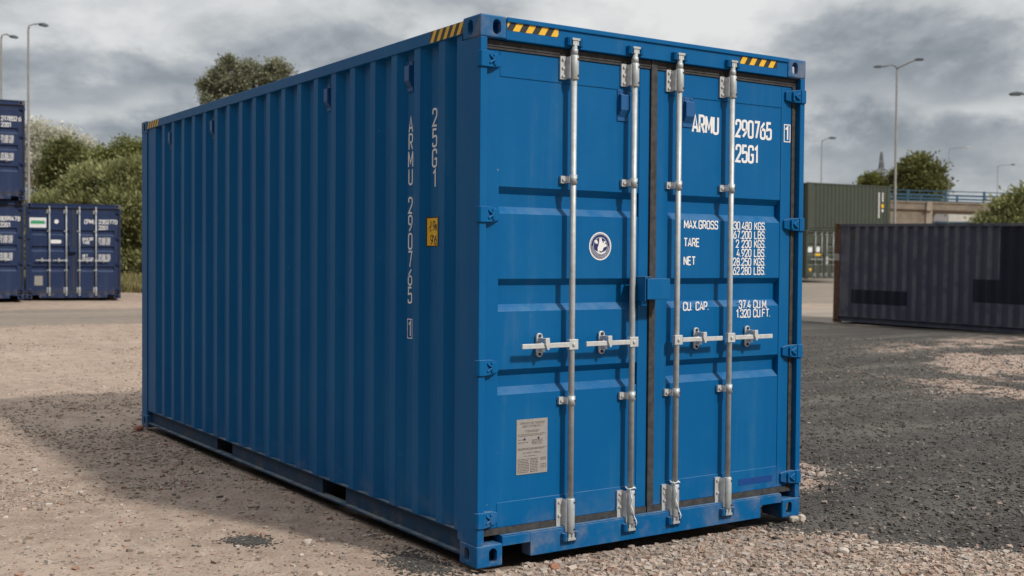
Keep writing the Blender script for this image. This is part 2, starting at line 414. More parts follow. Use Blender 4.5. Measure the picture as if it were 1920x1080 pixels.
def build_container(name, H, L, paint_mat, hero=False, doors=True, castm=None, postm=None, **kw):
    root = empty(name, **kw)
    Pm = paint_mat; castm = castm or Pm; postm = postm or Pm
    k = (H-.30)/(2.896-.30)
    Z = lambda z: z if hero else (z if z < .17 else .17+(z-.17)*k)
    bv = .004 if hero else 0.0
    cast = corner_casting_mesh(castm)
    for ix in (0, 1):
        for iy in (0, 1):
            for iz in (0, 1):
                me = mirrored(cast, 1-2*ix, 1-2*iy, 1-2*iz)
                o = link('corner_casting', me, root); o.location = (ix*Wd, iy*L, iz*H)
    # corner posts
    for ix in (0, 1):
        X = lambda x: x if ix == 0 else Wd-x
        if doors:
            mb = MB()
            prof = [(.003,.003),(.045,.003),(.045,.120),(.055,.120),(.055,.205),(.003,.205)]
            mb.prism([(X(a), b) for a, b in prof], 'z', .1175, H-.1175)
            mb.build('corner_post', Pm, root, bv)
        else:
            MB().prism([(X(a), b) for a, b in [(.003,.003),(.160,.003),(.160,.06),(.06,.06),(.06,.170),(.003,.170)]], 'z', .1175, H-.1175).build('corner_post', Pm, root, bv)
        MB().prism([(X(a), L-b) for a, b in [(.003,.003),(.160,.003),(.160,.06),(.06,.06),(.06,.170),(.003,.170)]], 'z', .1175, H-.1175).build('corner_post', postm, root, bv)
        # rails
        mb = MB(); mb.box(X(.004), X(.068), .172, L-.172, H-.082, H-.012); mb.build('top_rail', Pm, root, bv)
        mb = MB()
        pk = [(1.665, 2.02), (3.72, 4.075)] if L < 7 else []
        ys = [.172]+[q for p in pk for q in p]+[L-.172]
        for a, b in zip(ys[0::2], ys[1::2]): mb.box(X(.046), X(.054), a, b, .048, .158)
        mb.box(X(.014), X(.074), .172, L-.172, .1585, .1655); mb.box(X(.012), X(.070), .172, L-.172, .036, .0475)
        mb.build('bottom_rail', M['bluerail'] if hero else Pm, root)
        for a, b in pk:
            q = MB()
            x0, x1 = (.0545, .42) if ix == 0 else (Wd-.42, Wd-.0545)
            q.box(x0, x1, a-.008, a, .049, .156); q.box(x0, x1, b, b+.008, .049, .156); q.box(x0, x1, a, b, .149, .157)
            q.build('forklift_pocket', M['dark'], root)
        mb = MB(); corr_wall(mb, side_profile(L), lambda y, x, z: (X(.010+x), y, z), .164, H-.080)
        mb.build('side_wall', Pm, root)
    # front end wall (away from the doors)
    mb = MB(); pr = []; y = .17
    while y+.25 < Wd-.16: pr += [(y, .03), (y+.11, .03), (y+.128, .075), (y+.232, .075)]; y += .25
    pr += [(y, .03), (Wd-.16, .03)]
    corr_wall(mb, pr, lambda x, d, z: (x, L-d, z), .16, H-.09)
    mb.box(.162, Wd-.162, L-.07, L-.006, H-.11, H-.02); mb.box(.162, Wd-.162, L-.07, L-.006, .02, .16)
    mb.build('front_wall', Pm, root)
    # roof sheet with shallow transverse corrugation, floor
    mb = MB(); pr = []; y = .12
    while y+.2 < L-.1: pr += [(y, 0), (y+.09, 0), (y+.105, .016), (y+.185, .016)]; y += .2
    corr_wall(mb, pr, lambda y, d, x: (x, y, H-.018-d), .05, Wd-.05); mb.build('roof', Pm, root)
    mb = MB(); mb.box(.07, Wd-.07, .10, L-.08, .1585, .186)
    yy = .4
    while yy < L-.3: mb.box(.075, Wd-.075, yy, yy+.045, .055, .158); yy += .42
    mb.build('floor', M['dark'], root)
    if not doors:
        mb = MB(); corr_wall(mb, pr and [(a, b) for a, b in [(.17,.03),(Wd-.17,.03)]], lambda x, d, z: (x, d, z), .02, H-.02); mb.build('end_wall', Pm, root)
        return root
    # header and sill
    mb = MB()
    mb.box(.163, Wd-.163, .006, .095, Z(2.776), H-.006); mb.box(.163, Wd-.163, -.004, .0055, H-.028, H-.002)
    mb.build('header', Pm, root, bv)
    mb = MB()
    mb.box(.163, .345, .006, .09, .100, .150); mb.box(.3455, 2.0905, .006, .09, .024, .150); mb.box(2.091, Wd-.163, .006, .09, .100, .150)
    mb.box(.163, Wd-.163, .012, .088, .151, .156)
    mb.build('sill', Pm, root, bv)
    fr, fl = .043, .047       # frame front, panel front
    lock = Z(1.16)
    recs = [(2.010, 1.972, 1.905, 1.866), (1.520, 1.484, 1.383, 1.345), (1.036, 1.000, .940, .900)] if hero else \
           [(Z(2.10), Z(2.06), Z(1.98), Z(1.93)), (Z(1.60), Z(1.56), Z(1.48), Z(1.43)), (Z(.98), Z(.94), Z(.86), Z(.81))]
    for d in (0, 1):
        xa, xb, pa, pb = ((.058, 1.182, .149, 1.108) if d == 0 else (1.236, 2.356, 1.330, 2.266))
        zb, zt = .192, Z(2.726)
        zlo, zhi = .326, Z(2.588)
        mb = MB()
        mb.box(xa, pa, fr, .098, zb, zt); mb.box(pb, xb, fr, .098, zb, zt)
        mb.box(pa+.0005, pb-.0005, fr, .096, zb, zlo); mb.box(pa+.0005, pb-.0005, fr, .096, zhi, zt)
        pts = [(fl, zhi)]
        for a, b_, c_, e in recs: pts += [(fl, a), (fl+.036, b_), (fl+.036, c_), (fl, e)]
        pts += [(fl, zlo)]
        for i in range(len(pts)-1):
            (y0, z0), (y1, z1) = pts[i], pts[i+1]
            mb.quad((pa, y0, z0), (pb, y0, z0), (pb, y1, z1), (pa, y1, z1))
        door = mb.build('door', Pm, root, .003 if hero else 0)
        # gasket
        gb = MB(); g0, g1 = .036, .09
        if d == 0:
            gx0, gx1 = .0465, 1.180
            gb.box(.0465, .0575, .030, g1, .152, Z(2.772)); gb.box(.0578, 1.182, g0, g1, Z(2.7265), Z(2.772)); gb.box(.0578, 1.182, g0, g1, .158, .1915)
        else:
            gb.box(1.1865, 1.2315, g0-.004, g1, .153, Z(2.774)); gb.box(1.236, 2.392, g0, g1, Z(2.7265), Z(2.772)); gb.box(1.236, 2.392, g0, g1, .158, .1915)
            gb.box(2.3565, 2.3925, g0, g1, .192, Z(2.726))
            for zz_ in (Z(2.772)-.012, Z(2.772)-.027): gb.box(1.236, 2.392, g0-.004, g0-.0005, zz_-.005, zz_)
        if d == 0:
            for zz_ in (Z(2.772)-.012, Z(2.772)-.027): gb.box(.0578, 1.182, g0-.004, g0-.0005, zz_-.005, zz_)
        gb.build('gasket', M['rubber'], door)
        # hinges
        for zc in (Z(2.665), Z(1.858), Z(1.055), .252):
            X = (lambda x: x) if d == 0 else (lambda x: Wd-x)
            hb = MB(); hh = .041
            hb.prism([(X(a), b) for a, b in [(-.006,.006),(.004,-.008),(.046,-.008),(.046,.004),(-.006,.034)]], 'z', zc-hh, zc+hh)
            vs = []
            for yv in (-.004, .0425):
                vs += [(X(.0462), yv, zc-hh), (X(.105), yv+(.018 if yv < 0 else 0), zc-hh+.004), (X(.146), yv+(.034 if yv < 0 else 0), zc-hh+.016), (X(.146), yv+(.034 if yv < 0 else 0), zc+hh-.016), (X(.105), yv+(.018 if yv < 0 else 0), zc+hh-.004), (X(.0462), yv, zc+hh)]
            hb.add(vs, [(0,1,4,5),(1,2,3,4),(6,11,10,7),(7,10,9,8),(0,6,7,1),(1,7,8,2),(2,8,9,3),(3,9,10,4),(4,10,11,5),(5,11,6,0)])
            hb.prism([(X(.056), zc+.026), (X(.094), zc+.004), (X(.094), zc-.004), (X(.056), zc-.026), (X(.056), zc-.016), (X(.080), zc), (X(.056), zc+.016)], 'y', -.008, .012)
            hb.bar((X(.098), .006, zc-.028), (X(.098), .006, zc+.028), .007, .02)
            hb.build('hinge', Pm, door, .002 if hero else 0)
        # locking bars
        for bi, bx in enumerate(((.602, 1.030) if d == 0 else (1.367, 1.792))):
            by = -.004
            z0, z1 = .075, Z(2.835)
            tb = MB()
            tb.tube([(bx, by, z0+.02), (bx, by, z1-.02)], .0168, 20 if hero else 10)
            sl_b, sl_t = (.120, .312), (Z(2.604), Z(2.738))
            for a, b_ in (sl_b, sl_t): tb.tube([(bx, by, a), (bx, by, a+.006), (bx, by, b_-.006), (bx, by, b_)], [.022, .0255, .0255, .022], 20 if hero else 10)
            for zc in (Z(2.062), Z(.850)): tb.tube([(bx, by, zc-.026), (bx, by, zc+.026)], .0225, 20 if hero else 10)
            tb.tube([(bx, by, sl_t[1]), (bx, by, sl_t[1]+.03), (bx, by, sl_t[1]+.034)], [.0205, .0205, .017], 16)
            # cams
            for zc, sg in ((z1-.03, 1), (z0+.03, -1)):
                tb.prism([(bx-.020, by-.016), (bx+.020, by-.016), (bx+.034, by+.008), (bx+.012, by+.022), (bx-.014, by+.022)], 'z', zc-.014, zc+.014)
                tb.box(bx-.026, bx+.026, by-.020, by+.018, zc+sg*.018-.006, zc+sg*.018+.006)
            bar = tb.build('locking_bar', M['galv'], door)
            BM = [M['zinc'], M['black']]
            for a, b_ in (sl_b, sl_t):
                kb = MB()
                kb.box(bx-.068, bx-.024, .030, .0425, a+.004, b_-.004); kb.box(bx-.030, bx-.018, by-.002, .0425, a+.008, b_-.008)
                pass
                for q in range(3 if hero else 0):
                    zc = a+.022+(b_-a-.044)*q/2
                    kb.tube([(bx-.050, .0305, zc), (bx-.050, .022, zc)], .0085, 8)
                    if q != 1: kb.tube([(bx+.010, by-.022, zc), (bx+.010, by-.029, zc)], .005, 8, 1)
                kb.build('bar_bracket', BM, door)
            for zc in (Z(2.062), Z(.850)):
                kb = MB(); kb.box(bx-.058, bx-.020, .028, .0425, zc-.020, zc+.020); kb.box(bx-.026, bx-.016, by, .0425, zc-.018, zc+.018)
                kb.tube([(bx-.042, .0285, zc), (bx-.042, .020, zc)], .009, 8, 0)
                kb.tube([(bx+.012, by-.018, zc), (bx+.012, by-.024, zc)], .005, 8, 1)
                kb.build('bar_bracket', BM, door)
            # handle
            sgn = -1 if d == 0 else 1
            hb = MB(); hy = -.018
            hb.box(bx-.030, bx+.030, hy-.008, .0, lock-.028, lock+.028)
            hb.tube([(bx, hy-.009, lock), (bx, hy-.016, lock)], .010, 10)
            x_end = bx+sgn*.345
            hb.prism([(bx+sgn*.030, hy-.010), (bx+sgn*.13, hy-.008), (bx+sgn*.16, hy-.014), (bx+sgn*.21, hy-.016), (x_end, hy-.014), (x_end, hy-.001), (bx+sgn*.21, hy-.002), (bx+sgn*.17, hy+.001), (bx+sgn*.13, hy+.008), (bx+sgn*.030, hy+.008)], 'z', lock-.013, lock+.013)
            hb.build('handle', M['zinc'], door, .002 if hero else 0)
            lb = MB(); lx = bx+sgn*.19
            pts = []
            for q in range(20):
                t = 2*math.pi*q/20; pts.append((lx+.021*math.cos(t), lock+math.copysign(.044, math.sin(t))+.021*math.sin(t)))
            lb.prism(pts, 'y', .030, .0425)
            lb.box(lx-.011, lx+.011, hy+.012, .032, lock-.036, lock-.014)
            lb.box(lx-.012, lx+.012, hy-.010, .032, lock+.0165, lock+.040)
            lb.prism([(lx-.014, lock+.042), (lx+.014, lock+.042), (lx+.017, lock+.012), (lx+.013, lock-.020), (lx+.002, lock-.024), (lx-.004, lock-.012), (lx-.012, lock+.010)], 'y', hy-.026, hy-.0165)
            lb.box(lx-.012, lx+.012, hy-.0165, hy-.0102, lock+.0175, lock+.039)
            for s_ in (-1, 1): lb.tube([(lx, .0305, lock+s_*.050), (lx, .022, lock+s_*.050)], .009, 10, 1)
            lb.build('handle_latch', [M['zinc'], M['dark']], door, .002 if hero else 0)
    # cam keepers on header and sill
    for bx in (.602, 1.030, 1.367, 1.792):
        for zc in (Z(2.835)-.026, .101):
            mb = MB()
            for s_ in (-1, 1):
                mb.prism([(bx+s_*.024, .006), (bx+s_*.030, -.020), (bx+s_*.042, -.026), (bx+s_*.052, -.016), (bx+s_*.056, .006)], 'z', zc-.022, zc+.022)
            mb.box(bx-.050, bx+.050, .0025, .0058, zc-.020, zc+.020)
            mb.build('cam_keeper', Pm, root, .002 if hero else 0)
    # lock box
    right_door = [c for c in root.children if c.name.split('.')[0] == 'door'][1]
    left_door = [c for c in root.children if c.name.split('.')[0] == 'door'][0]
    if hero:
        mb = MB()
        mb.box(1.075, 1.245, -.082, -.076, 1.402, 1.520); mb.box(1.075, 1.245, -.0755, -.004, 1.514, 1.520)
        mb.box(1.239, 1.245, -.0755, .0425, 1.402, 1.5135); mb.box(1.075, 1.081, -.0755, .0, 1.402, 1.5135)
        mb.box(1.2455, 1.285, .030, .0425, 1.410, 1.510)
        mb.build('lock_box', Pm, right_door, .003)
        mb = MB(); mb.box(1.056, 1.062, -.084, .0425, 1.392, 1.532); mb.box(1.0625, 1.105, .004, .0425, 1.410, 1.51); mb.box(1.0625, 1.110, -.084, .03, 1.526, 1.532)
        mb.box(1.062, 1.10, -.05, .0425, 1.365, 1.391)
        mb.build('lock_box', Pm, left_door, .002)
    else:
        MB().box(1.11, 1.29, -.05, .0425, Z(1.42), Z(1.54)).build('lock_box', Pm, right_door)
    root['doors'] = 1
    del root['doors']
    return root

def doors_of(root):
    return [c for c in root.children if c.name.split('.')[0] == 'door']
def door_text(parent, rows, mat, Y=.0455, name='lettering', aspect=.46, th=.15, label=None):
    """rows: (string, x, z of base line, height); every string is a part of its own"""
    for s, x, z, h in rows:
        mb = MB(); text_geo(mb, s, h, lambda u, v, k: (x+u, Y-.0003*k, z+v), aspect, th)
        mb.build(name, mat, parent)['label'] = 'white lettering '+s.strip()

# ---- the big blue container
hero = build_container('shipping_container', 2.896, 6.058, M['blue'], hero=True, castm=M['bluecast'],
    label='big bright blue shipping container in the foreground with closed double doors', cat='shipping container')
dl, dr = doors_of(hero)
Yt = .0452
def x_(x): return DX(x, Yt)
def z_(z): return DZ(z, Yt)
door_text(dr, [('ARMU', x_(1.508), z_(2.388), .098)], M['white'], aspect=.37, th=.16)
door_text(dr, [('290765', x_(1.862), z_(2.384), .098)], M['white'], aspect=.37, th=.16)
door_text(dr, [('25G1', x_(1.866), z_(2.232), .098)], M['white'], aspect=.37, th=.16)
# check digit in a box, on the door edge
mb = MB(); xb0, xb1, zb0, zb1 = x_(2.272), x_(2.330), z_(2.374), z_(2.486)
for a in ((xb0, xb1, zb0, zb0+.006), (xb0, xb1, zb1-.006, zb1), (xb0, xb0+.006, zb0+.006, zb1-.006), (xb1-.006, xb1, zb0+.006, zb1-.006)):
    mb.box(a[0], a[1], .0405, .0425, a[2], a[3])
text_geo(mb, '1', .080, lambda u, v, k: (xb0+.016+u, .0415, zb0+.016+v), .46, .15)
mb.build('lettering', M['white'], dr)['label'] = 'white boxed digit 1'
rows = [('MAX.GROSS', x_(1.450), z_(1.816), .046), ('TARE', x_(1.450), z_(1.709), .046), ('NET', x_(1.450), z_(1.600), .046), ('CU. CAP.', x_(1.450), z_(1.330), .046)]
door_text(dr, rows, M['white'], aspect=.50, th=.17)
def right_row(s, xr, z, h):
    door_text(dr, [(s, xr-text_width(s, h, .47, .16), z, h)], M['white'], Yt, aspect=.47, th=.16)
for i, (a, b) in enumerate((('30.480', 'KGS.'), ('67.200', 'LBS.'), ('2 230', 'KGS.'), ('4.920', 'LBS.'), ('28.250', 'KGS.'), ('62.280', 'LBS.'))):
    zz_ = 1.818-.0552*i
    right_row(a, x_(2.010), z_(zz_), .044); door_text(dr, [(b, x_(2.030), z_(zz_), .044)], M['white'], Yt, aspect=.50, th=.16)
for i, (a, b) in enumerate((('37.4', 'CU.M.'), ('1.320', 'CU.FT.'))):
    zz_ = 1.334-.056*i
    right_row(a, x_(2.010), z_(zz_), .046); door_text(dr, [(b, x_(2.030), z_(zz_), .046)], M['white'], Yt, aspect=.50, th=.16)
MB().box(x_(1.917), x_(2.209), .0412, .0426, .236, .274).build('paint_patch', M['patch'], dr)
# emblem on the left door
ex, ez = x_(.822), z_(1.701)
emb = MB()
def disc(rx, rz, y, mi, n=48):
    emb.add([(ex+rx*math.cos(2*math.pi*k/n), y, ez+rz*math.sin(2*math.pi*k/n)) for k in range(n)], [tuple(range(n))], mi)
disc(.0785, .0790, .0462, 0); disc(.071, .0715, .0459, 1); disc(.0675, .068, .0456, 0); disc(.0655, .066, .0453, 1); disc(.050, .0505, .0450, 0); disc(.048, .0485, .0447, 1)
fig = [[(-.008,.046),(.008,.046),(.009,.034),(.018,.020),(.040,.012),(.046,.002),(.034,-.004),(.022,-.008),(.016,-.024),(.006,-.030),(-.004,-.026),(-.010,-.034),(-.018,-.028),(-.020,-.010),(-.014,.006),(-.010,.022)],
       [(-.046,.030),(-.026,.036),(-.018,.022),(-.022,.012),(-.036,.016)], [(.022,.030),(.038,.026),(.034,.016),(.024,.018)],
       [(-.040,-.022),(-.020,-.040),(.006,-.046),(.030,-.038),(.043,-.020),(.030,-.028),(.004,-.037),(-.022,-.030)]]
for p in fig: emb.add([(ex+a, .0444, ez+b) for a, b in p], [tuple(range(len(p)))], 0)
for q in range(26):      # the ring of tiny lettering
    t = math.pi*(1.02+.96*q/25); a, b = math.cos(t), math.sin(t)
    emb.add([(ex+(.058+dr_)*math.cos(t+dt), .0444, ez+(.058+dr_)*math.sin(t+dt)) for dr_, dt in ((-.004,-.022),(.004,-.022),(.004,.022),(-.004,.022))], [(0,1,2,3)], 0)
emb.build('emblem', [M['white'], M['navyink']], dl)['label'] = 'oval navy and white emblem sticker'
# data plate
mb = MB(); px0, px1, pz0, pz1 = x_(.264), x_(.467), .462, .760
mb.box(px0, px1, .0435, .0468, pz0, pz1, 0)
Yp = .0432
def prow(s, z, h, xc): 
    wd = text_width(s, h, .50, .13); text_geo(mb, s, h, lambda u, v, k: (xc-wd/2+u, Yp-.0002*k, z+v), .50, .13, mi=1)
pc = (px0+px1)/2
prow('APPROVED FOR TRANSPORT', pz1-.028, .0115, pc+.004); prow('UNDER CUSTOMS SEAL', pz1-.044, .0105, pc)
pr_ = random.Random(3)
def dashes(x0, x1, z, h=.0035):
    x = x0
    while x < x1-.004:
        w_ = pr_.uniform(.006, .022); mb.box(x, min(x+w_, x1), Yp-.0003, Yp, z, z+h, 1); x += w_+.004
for dz, a, b in ((.064,.055,.15),(.071,.06,.14),(.084,.01,.19),(.092,.01,.17),(.112,.01,.06),(.117,.10,.17),(.124,.10,.17),(.131,.10,.16),(.138,.10,.17),(.128,.01,.08),(.160,.01,.195),(.166,.01,.18)): dashes(px0+a, px0+b, pz1-dz)
prow('CSC SAFETY APPROVAL', pz1-.188, .0095, pc); dashes(px0+.05, px0+.13, pz1-.202)
for q in range(9):
    zz_ = pz1-.218-.0088*q
    dashes(px0+.008, px0+.082, zz_, .0042); dashes(px0+.090, px0+.142, zz_, .0042)
    if q in (0, 1, 4, 5, 6): dashes(px0+.158, px0+.196, zz_, .0042)
mb.tube([(px0+.052, Yp, pz1-.108), (px0+.052, Yp-.001, pz1-.108)], .0065, 12, 2); mb.tube([(px0+.144, Yp, pz1-.106), (px0+.144, Yp-.001, pz1-.106)], .0065, 12, 2)
mb.build('data_plate', [M['plate'], M['ink'], M['navyink']], dl)
# vent covers: two on the doors, four on the visible side, same on the hidden side
def vent(place, parent):
    mb = MB()
    def B(u0, u1, d0, d1, z0, z1): mb.add([place(u, d, z) for z in (z0, z1) for d in (d0, d1) for u in (u0, u1)], [(0,2,3,1),(4,5,7,6),(0,1,5,4),(2,6,7,3),(0,4,6,2),(1,3,7,5)])
    B(-.040, .040, 0, .006, -.088, .088)
    vs = [place(u, d, z) for u in (-.033, .033) for d, z in ((.006,.066),(.030,.058),(.030,-.026),(.006,-.066))]
    mb.add(vs, [(0,1,2,3),(4,7,6,5),(0,4,5,1),(1,5,6,2),(2,6,7,3),(3,7,4,0)])
    for u in (-.026, .026): B(u-.006, u+.006, .006, .010, .074, .084)
    mb.build('vent_cover', M['vent'], parent, .002)
vent(lambda u, d, z: (x_(.972)+u, .0465-d, 2.500+z), dl)
vent(lambda u, d, z: (x_(1.462)+u, .0465-d, 2.500+z), dr)
def flat_y(k): return CORR0+PITCHC*(k+.5)
for k in (1, 5, 13, 17):
    for sgn in (0, 1):
        X = (lambda x: x) if sgn == 0 else (lambda x: Wd-x)
        yc = flat_y(k)
        vent(lambda u, d, z: (X(.010+DEPTH-d), yc+u*.85, 2.675+z), hero)
# lettering on the long side, one character above the other in the hollows of the wall
def side_pt(y, off=.0016): return .010+side_inset(y)-off
mb = MB(); yc = flat_y(1)-.005; z = 2.452; step = .1005
def side_char(ch, yc, z_base, h):
    gw, strokes = G[ch]; wv = h*.46; half = gw*wv/2
    text_geo(mb, ch, h, lambda u, v, k: (side_pt(yc)-.0003*k, yc+half-u, z_base+v), .46, .13)
for i, ch in enumerate('ARMU'): side_char(ch, yc, 2.355-step*i, .088)
for i, ch in enumerate('290765'): side_char(ch, yc, 1.887-step*i*1.035, .088)
for a in ((-.030, .030, 1.158, 1.163), (-.030, .030, 1.268, 1.273), (-.030, -.025, 1.163, 1.268), (.025, .030, 1.163, 1.268)):
    mb.quad(*[(side_pt(yc), yc+q, zz_) for q, zz_ in ((a[0], a[2]), (a[1], a[2]), (a[1], a[3]), (a[0], a[3]))])
side_char('1', yc, 1.174, .082)
mb.build('lettering', M['sidewhite'], hero)['label'] = 'white upright number ARMU 290765 1 on the long side'
mb = MB(); yc2 = flat_y(0)-.004
for i, ch in enumerate('25G1'): side_char(ch, yc2, 2.366-.1135*i, .094)
mb.build('lettering', M['sidewhite'], hero)['label'] = 'white upright code 25G1 on the long side'
# yellow height sign wrapped over the corrugation
sg = MB(); ya, yb, za, zb = .612, .436, 1.690, 1.858
def wrap(y0, y1, z0, z1, off, mi, n=24):
    ys = np.linspace(y0, y1, n)
    ks = [a for a, b in side_profile(6.058) if min(y0, y1) < a < max(y0, y1)]
    ys = sorted(list(ys)+ks)
    for a, b in zip(ys[:-1], ys[1:]): sg.quad((side_pt(a, off), a, z0), (side_pt(b, off), b, z0), (side_pt(b, off), b, z1), (side_pt(a, off), a, z1), mi)
wrap(ya, yb, za, zb, .0015, 0); wrap(ya-.008, yb+.008, za+.007, zb-.007, .0021, 1)
text_geo(sg, '2.9m', .050, lambda u, v, k: (side_pt(ya-.020-u, .0026+.0003*k), ya-.014-u, 1.782+v), .42, .15, mi=0)
text_geo(sg, '9\'6"', .050, lambda u, v, k: (side_pt(ya-.040-u, .0026+.0003*k), ya-.032-u, 1.704+v), .42, .15, mi=0)
sg.build('height_sign', [M['black'], M['yellow']], hero)['label'] = 'yellow 2.9m 9 foot 6 sticker in a black border'
# hazard tape
def tape(place, length, height, n, slant, flip=False):
    mb = MB(); mb.quad(place(0, 0, .0006), place(length, 0, .0006), place(length, height, .0006), place(0, height, .0006), 0)
    pw = length/n
    for i in range(-1, n+1):
        a = i*pw+(.0 if not flip else .4*pw)
        poly = [(a, 0), (a+pw*.5, 0), (a+pw*.5+slant, height), (a+slant, height)]
        # clip to the tape
        def clip(p, f, g):
            out = []
            for q in range(len(p)):
                A, B = p[q-1], p[q]
                if (g(A) >= 0) != (g(B) >= 0): t = g(A)/(g(A)-g(B)); out.append((A[0]+t*(B[0]-A[0]), A[1]+t*(B[1]-A[1])))
                if g(B) >= 0: out.append(B)
            return out
        poly = clip(poly, 0, lambda q: q[0]); poly = clip(poly, 0, lambda q: length-q[0]) if poly else poly
        if len(poly) > 2: mb.add([place(u, v, .0012) for u, v in poly], [tuple(range(len(poly)))], 1)
    return mb.build('hazard_tape', [M['black'], M['yellow']], hero)
Ht = 2.896
tape(lambda u, v, o: (.170+u, .006-o, 2.826+v), .330, .044, 4, .028, True)
tape(lambda u, v, o: (DX(1.883, .006)+u, .006-o, 2.822+v), .325, .044, 4, .028)
tape(lambda u, v, o: (.004-o, .530-u, 2.818+v), .352, .062, 5, .040)
tape(lambda u, v, o: (.004-o, 5.878-u, 2.818+v), .352, .062, 5, .040)
tape(lambda u, v, o: (Wd-.004+o, .178+u, 2.818+v), .352, .062, 5, .040)
# customs wire twisted round two of the bottom sleeves
for bx in (1.030, 1.367):
    mb = MB(); pts = []
    for q in range(34):
        t = q/33; zz_ = .33-.22*t; pts.append((bx-.036+.052*t+.006*math.sin(9*t), -.036-.004*math.cos(21*t), zz_))
    mb.tube(pts, .0035, 6); pts = [(bx+.028*math.cos(a), -.004+.030*math.sin(a), .325+.004*math.sin(3*a)) for a in np.linspace(0, 6.28, 22)]
    mb.tube(pts, .0035, 6); mb.build('tie_wire', M['sidewhite'], dl if bx < 1.2 else dr)

# ------------------------------------------------------------------ ground
def g_base(x, y):
    x = np.asarray(x, float); y = np.asarray(y, float); y0 = 12+4.5*np.clip((x-7)/9, 0, 1)
    s = .055*np.log1p(np.exp(np.clip((y-y0)/2, -50, 50)))
    return .85*np.tanh(s/.85*1.0)
def hash2(ix, iy, seed):
    h = (ix.astype(np.int64)*374761393 + iy.astype(np.int64)*668265263 + seed*974711) & 0x7fffffff
    h = (h ^ (h >> 13))*1274126177 & 0x7fffffff
    return ((h ^ (h >> 16)) & 0xffff)/65535.0
def vnoise(x, y, s, seed=0):
    x, y = np.asarray(x)/s, np.asarray(y)/s; ix, iy = np.floor(x), np.floor(y); fx, fy = x-ix, y-iy
    fx, fy = fx*fx*(3-2*fx), fy*fy*(3-2*fy)
    a, b, c, d = (hash2(ix+i, iy+j, seed) for i, j in ((0,0),(1,0),(0,1),(1,1)))
    return (a*(1-fx)+b*fx)*(1-fy)+(c*(1-fx)+d*fx)*fy
def fbm(x, y, s, seed=0, o=4):
    t, a, tot = 0, 1, 0
    for k in range(o): t = t+a*vnoise(x, y, s/2**k, seed+k); tot += a; a *= .5
    return t/tot
def sdf_poly(x, y, poly):
    """signed distance, positive inside"""
    P = np.array(poly, float); d = np.full(x.shape, 1e9); ins = np.zeros(x.shape, bool)
    for i in range(len(P)):
        a, b = P[i], P[(i+1) % len(P)]; e = b-a
        t = np.clip(((x-a[0])*e[0]+(y-a[1])*e[1])/(e@e), 0, 1)
        d = np.minimum(d, np.hypot(x-a[0]-t*e[0], y-a[1]-t*e[1]))
        c = ((a[1] > y) != (b[1] > y)) & (x < (b[0]-a[0])*(y-a[1])/(b[1]-a[1]+1e-12)+a[0]); ins ^= c
    return np.where(ins, d, -d)
DARK = [(2.0, -.20), (2.27, -.44), (2.43, -.66), (2.61, -.93), (2.79, -1.10), (3.1, -1.45), (6, -4.0), (14, -6), (40, 4), (24, 8.5), (20.4, 15.2), (20.7, 16.6), (15, 14.5), (8, 11), (4.5, 7.5), (2.6, 6.2)]
LEFT_ADDED = [(-4.1, -9), (-3.9, -4), (-3.4, 0), (-2.2, 8), (-1.4, 15), (-4, 16), (-15, 15), (-17, -14)]     # unseen dark ground added to cut bounce onto the long wall
PINK = [(14.6, 8.9), (17.4, 10.2), (21.5, 9.6), (15, 1.8), (10.0, 2.6), (9.2, 3.7), (11.8, 6.2)]
PATCH = [(4.1, 1.6), (3.95, 1.0), (3.25, .48), (2.6, .40), (2.4, 1.4)]
TRACK = [(-20, 24.2), (1.97, 24.6), (5.2, 24.4), (12, 24.6), (16, 22), (4.5, 19.7), (1.0, 19.6), (-20, 19)]
ROAD = [(10, 36), (28, 22.6), (60, 2), (110, 10), (60, 48), (30, 52), (0, 60)]
PALE = [(19.2, 16.6), (28.5, 22.2), (44, 12), (36, 0), (25, 9), (21, 15)]
BAND = [(-10, 32.5), (12, 31.5), (14, 36), (-8, 39)]
def zones(x, y):
    wob = (fbm(x, y, .9, 11)-.5)*.55+(fbm(x, y, .22, 17)-.5)*.22
    far = np.clip(np.hypot(x-CAM[0], y-CAM[1])/9, .5, 5)
    def zn(p, soft): return np.clip(.5+(sdf_poly(x, y, p)+wob*far*.7)/(soft*far), 0, 1)
    dark = np.maximum(zn(DARK, .22), zn(LEFT_ADDED, .3)); holes = np.clip((fbm(x, y, 1.6, 41)-.28)*5, 0, 1)*np.clip((fbm(x, y, .45, 43)-.22)*5, .35, 1); pink = np.maximum(zn(PINK, 1.4)*holes, .85*zn(PATCH, .3)); track = np.maximum(zn(TRACK, .5), zn(ROAD, .25)); track = np.maximum(track, .8*zn(BAND, .5)); pale = zn(PALE, .25)
    return dark, pink, track, pale
def ground_z(x, y, fine=True):
    h = g_base(x, y)
    d = np.hypot(x-CAM[0], y-CAM[1])
    near = np.clip(1.3-d/30, 0, 1)
    inside = np.clip(np.minimum(np.minimum(x+.05, Wd+.05-x), np.minimum(y+.05, 6.1-y))/.25, 0, 1)
    lump = (fbm(x, y, 1.6, 3)-.5)*.085+(fbm(x, y, .35, 5)-.5)*.035+(fbm(x, y, .11, 9, 2)-.5)*.018
    edge = np.exp(-(np.maximum(np.maximum(-x, x-Wd), 0)**2+np.maximum(np.maximum(-y, y-6.06), 0)**2)/.35)
    lump = lump*(1-.65*edge)
    return h-.020+lump*near-.05*inside
def axis_pts(n, a, b, c): t = np.linspace(-1, 1, n); return c+a*np.sinh(b*t)
gx, gy = axis_pts(820, 1.66, 7.0, 1.2), axis_pts(820, 1.66, 7.0, .0)
GX, GY = np.meshgrid(gx, gy); fx_, fy_ = GX.ravel(), GY.ravel()
GZ = ground_z(fx_, fy_)
idx = np.arange(820*820).reshape(820, 820)
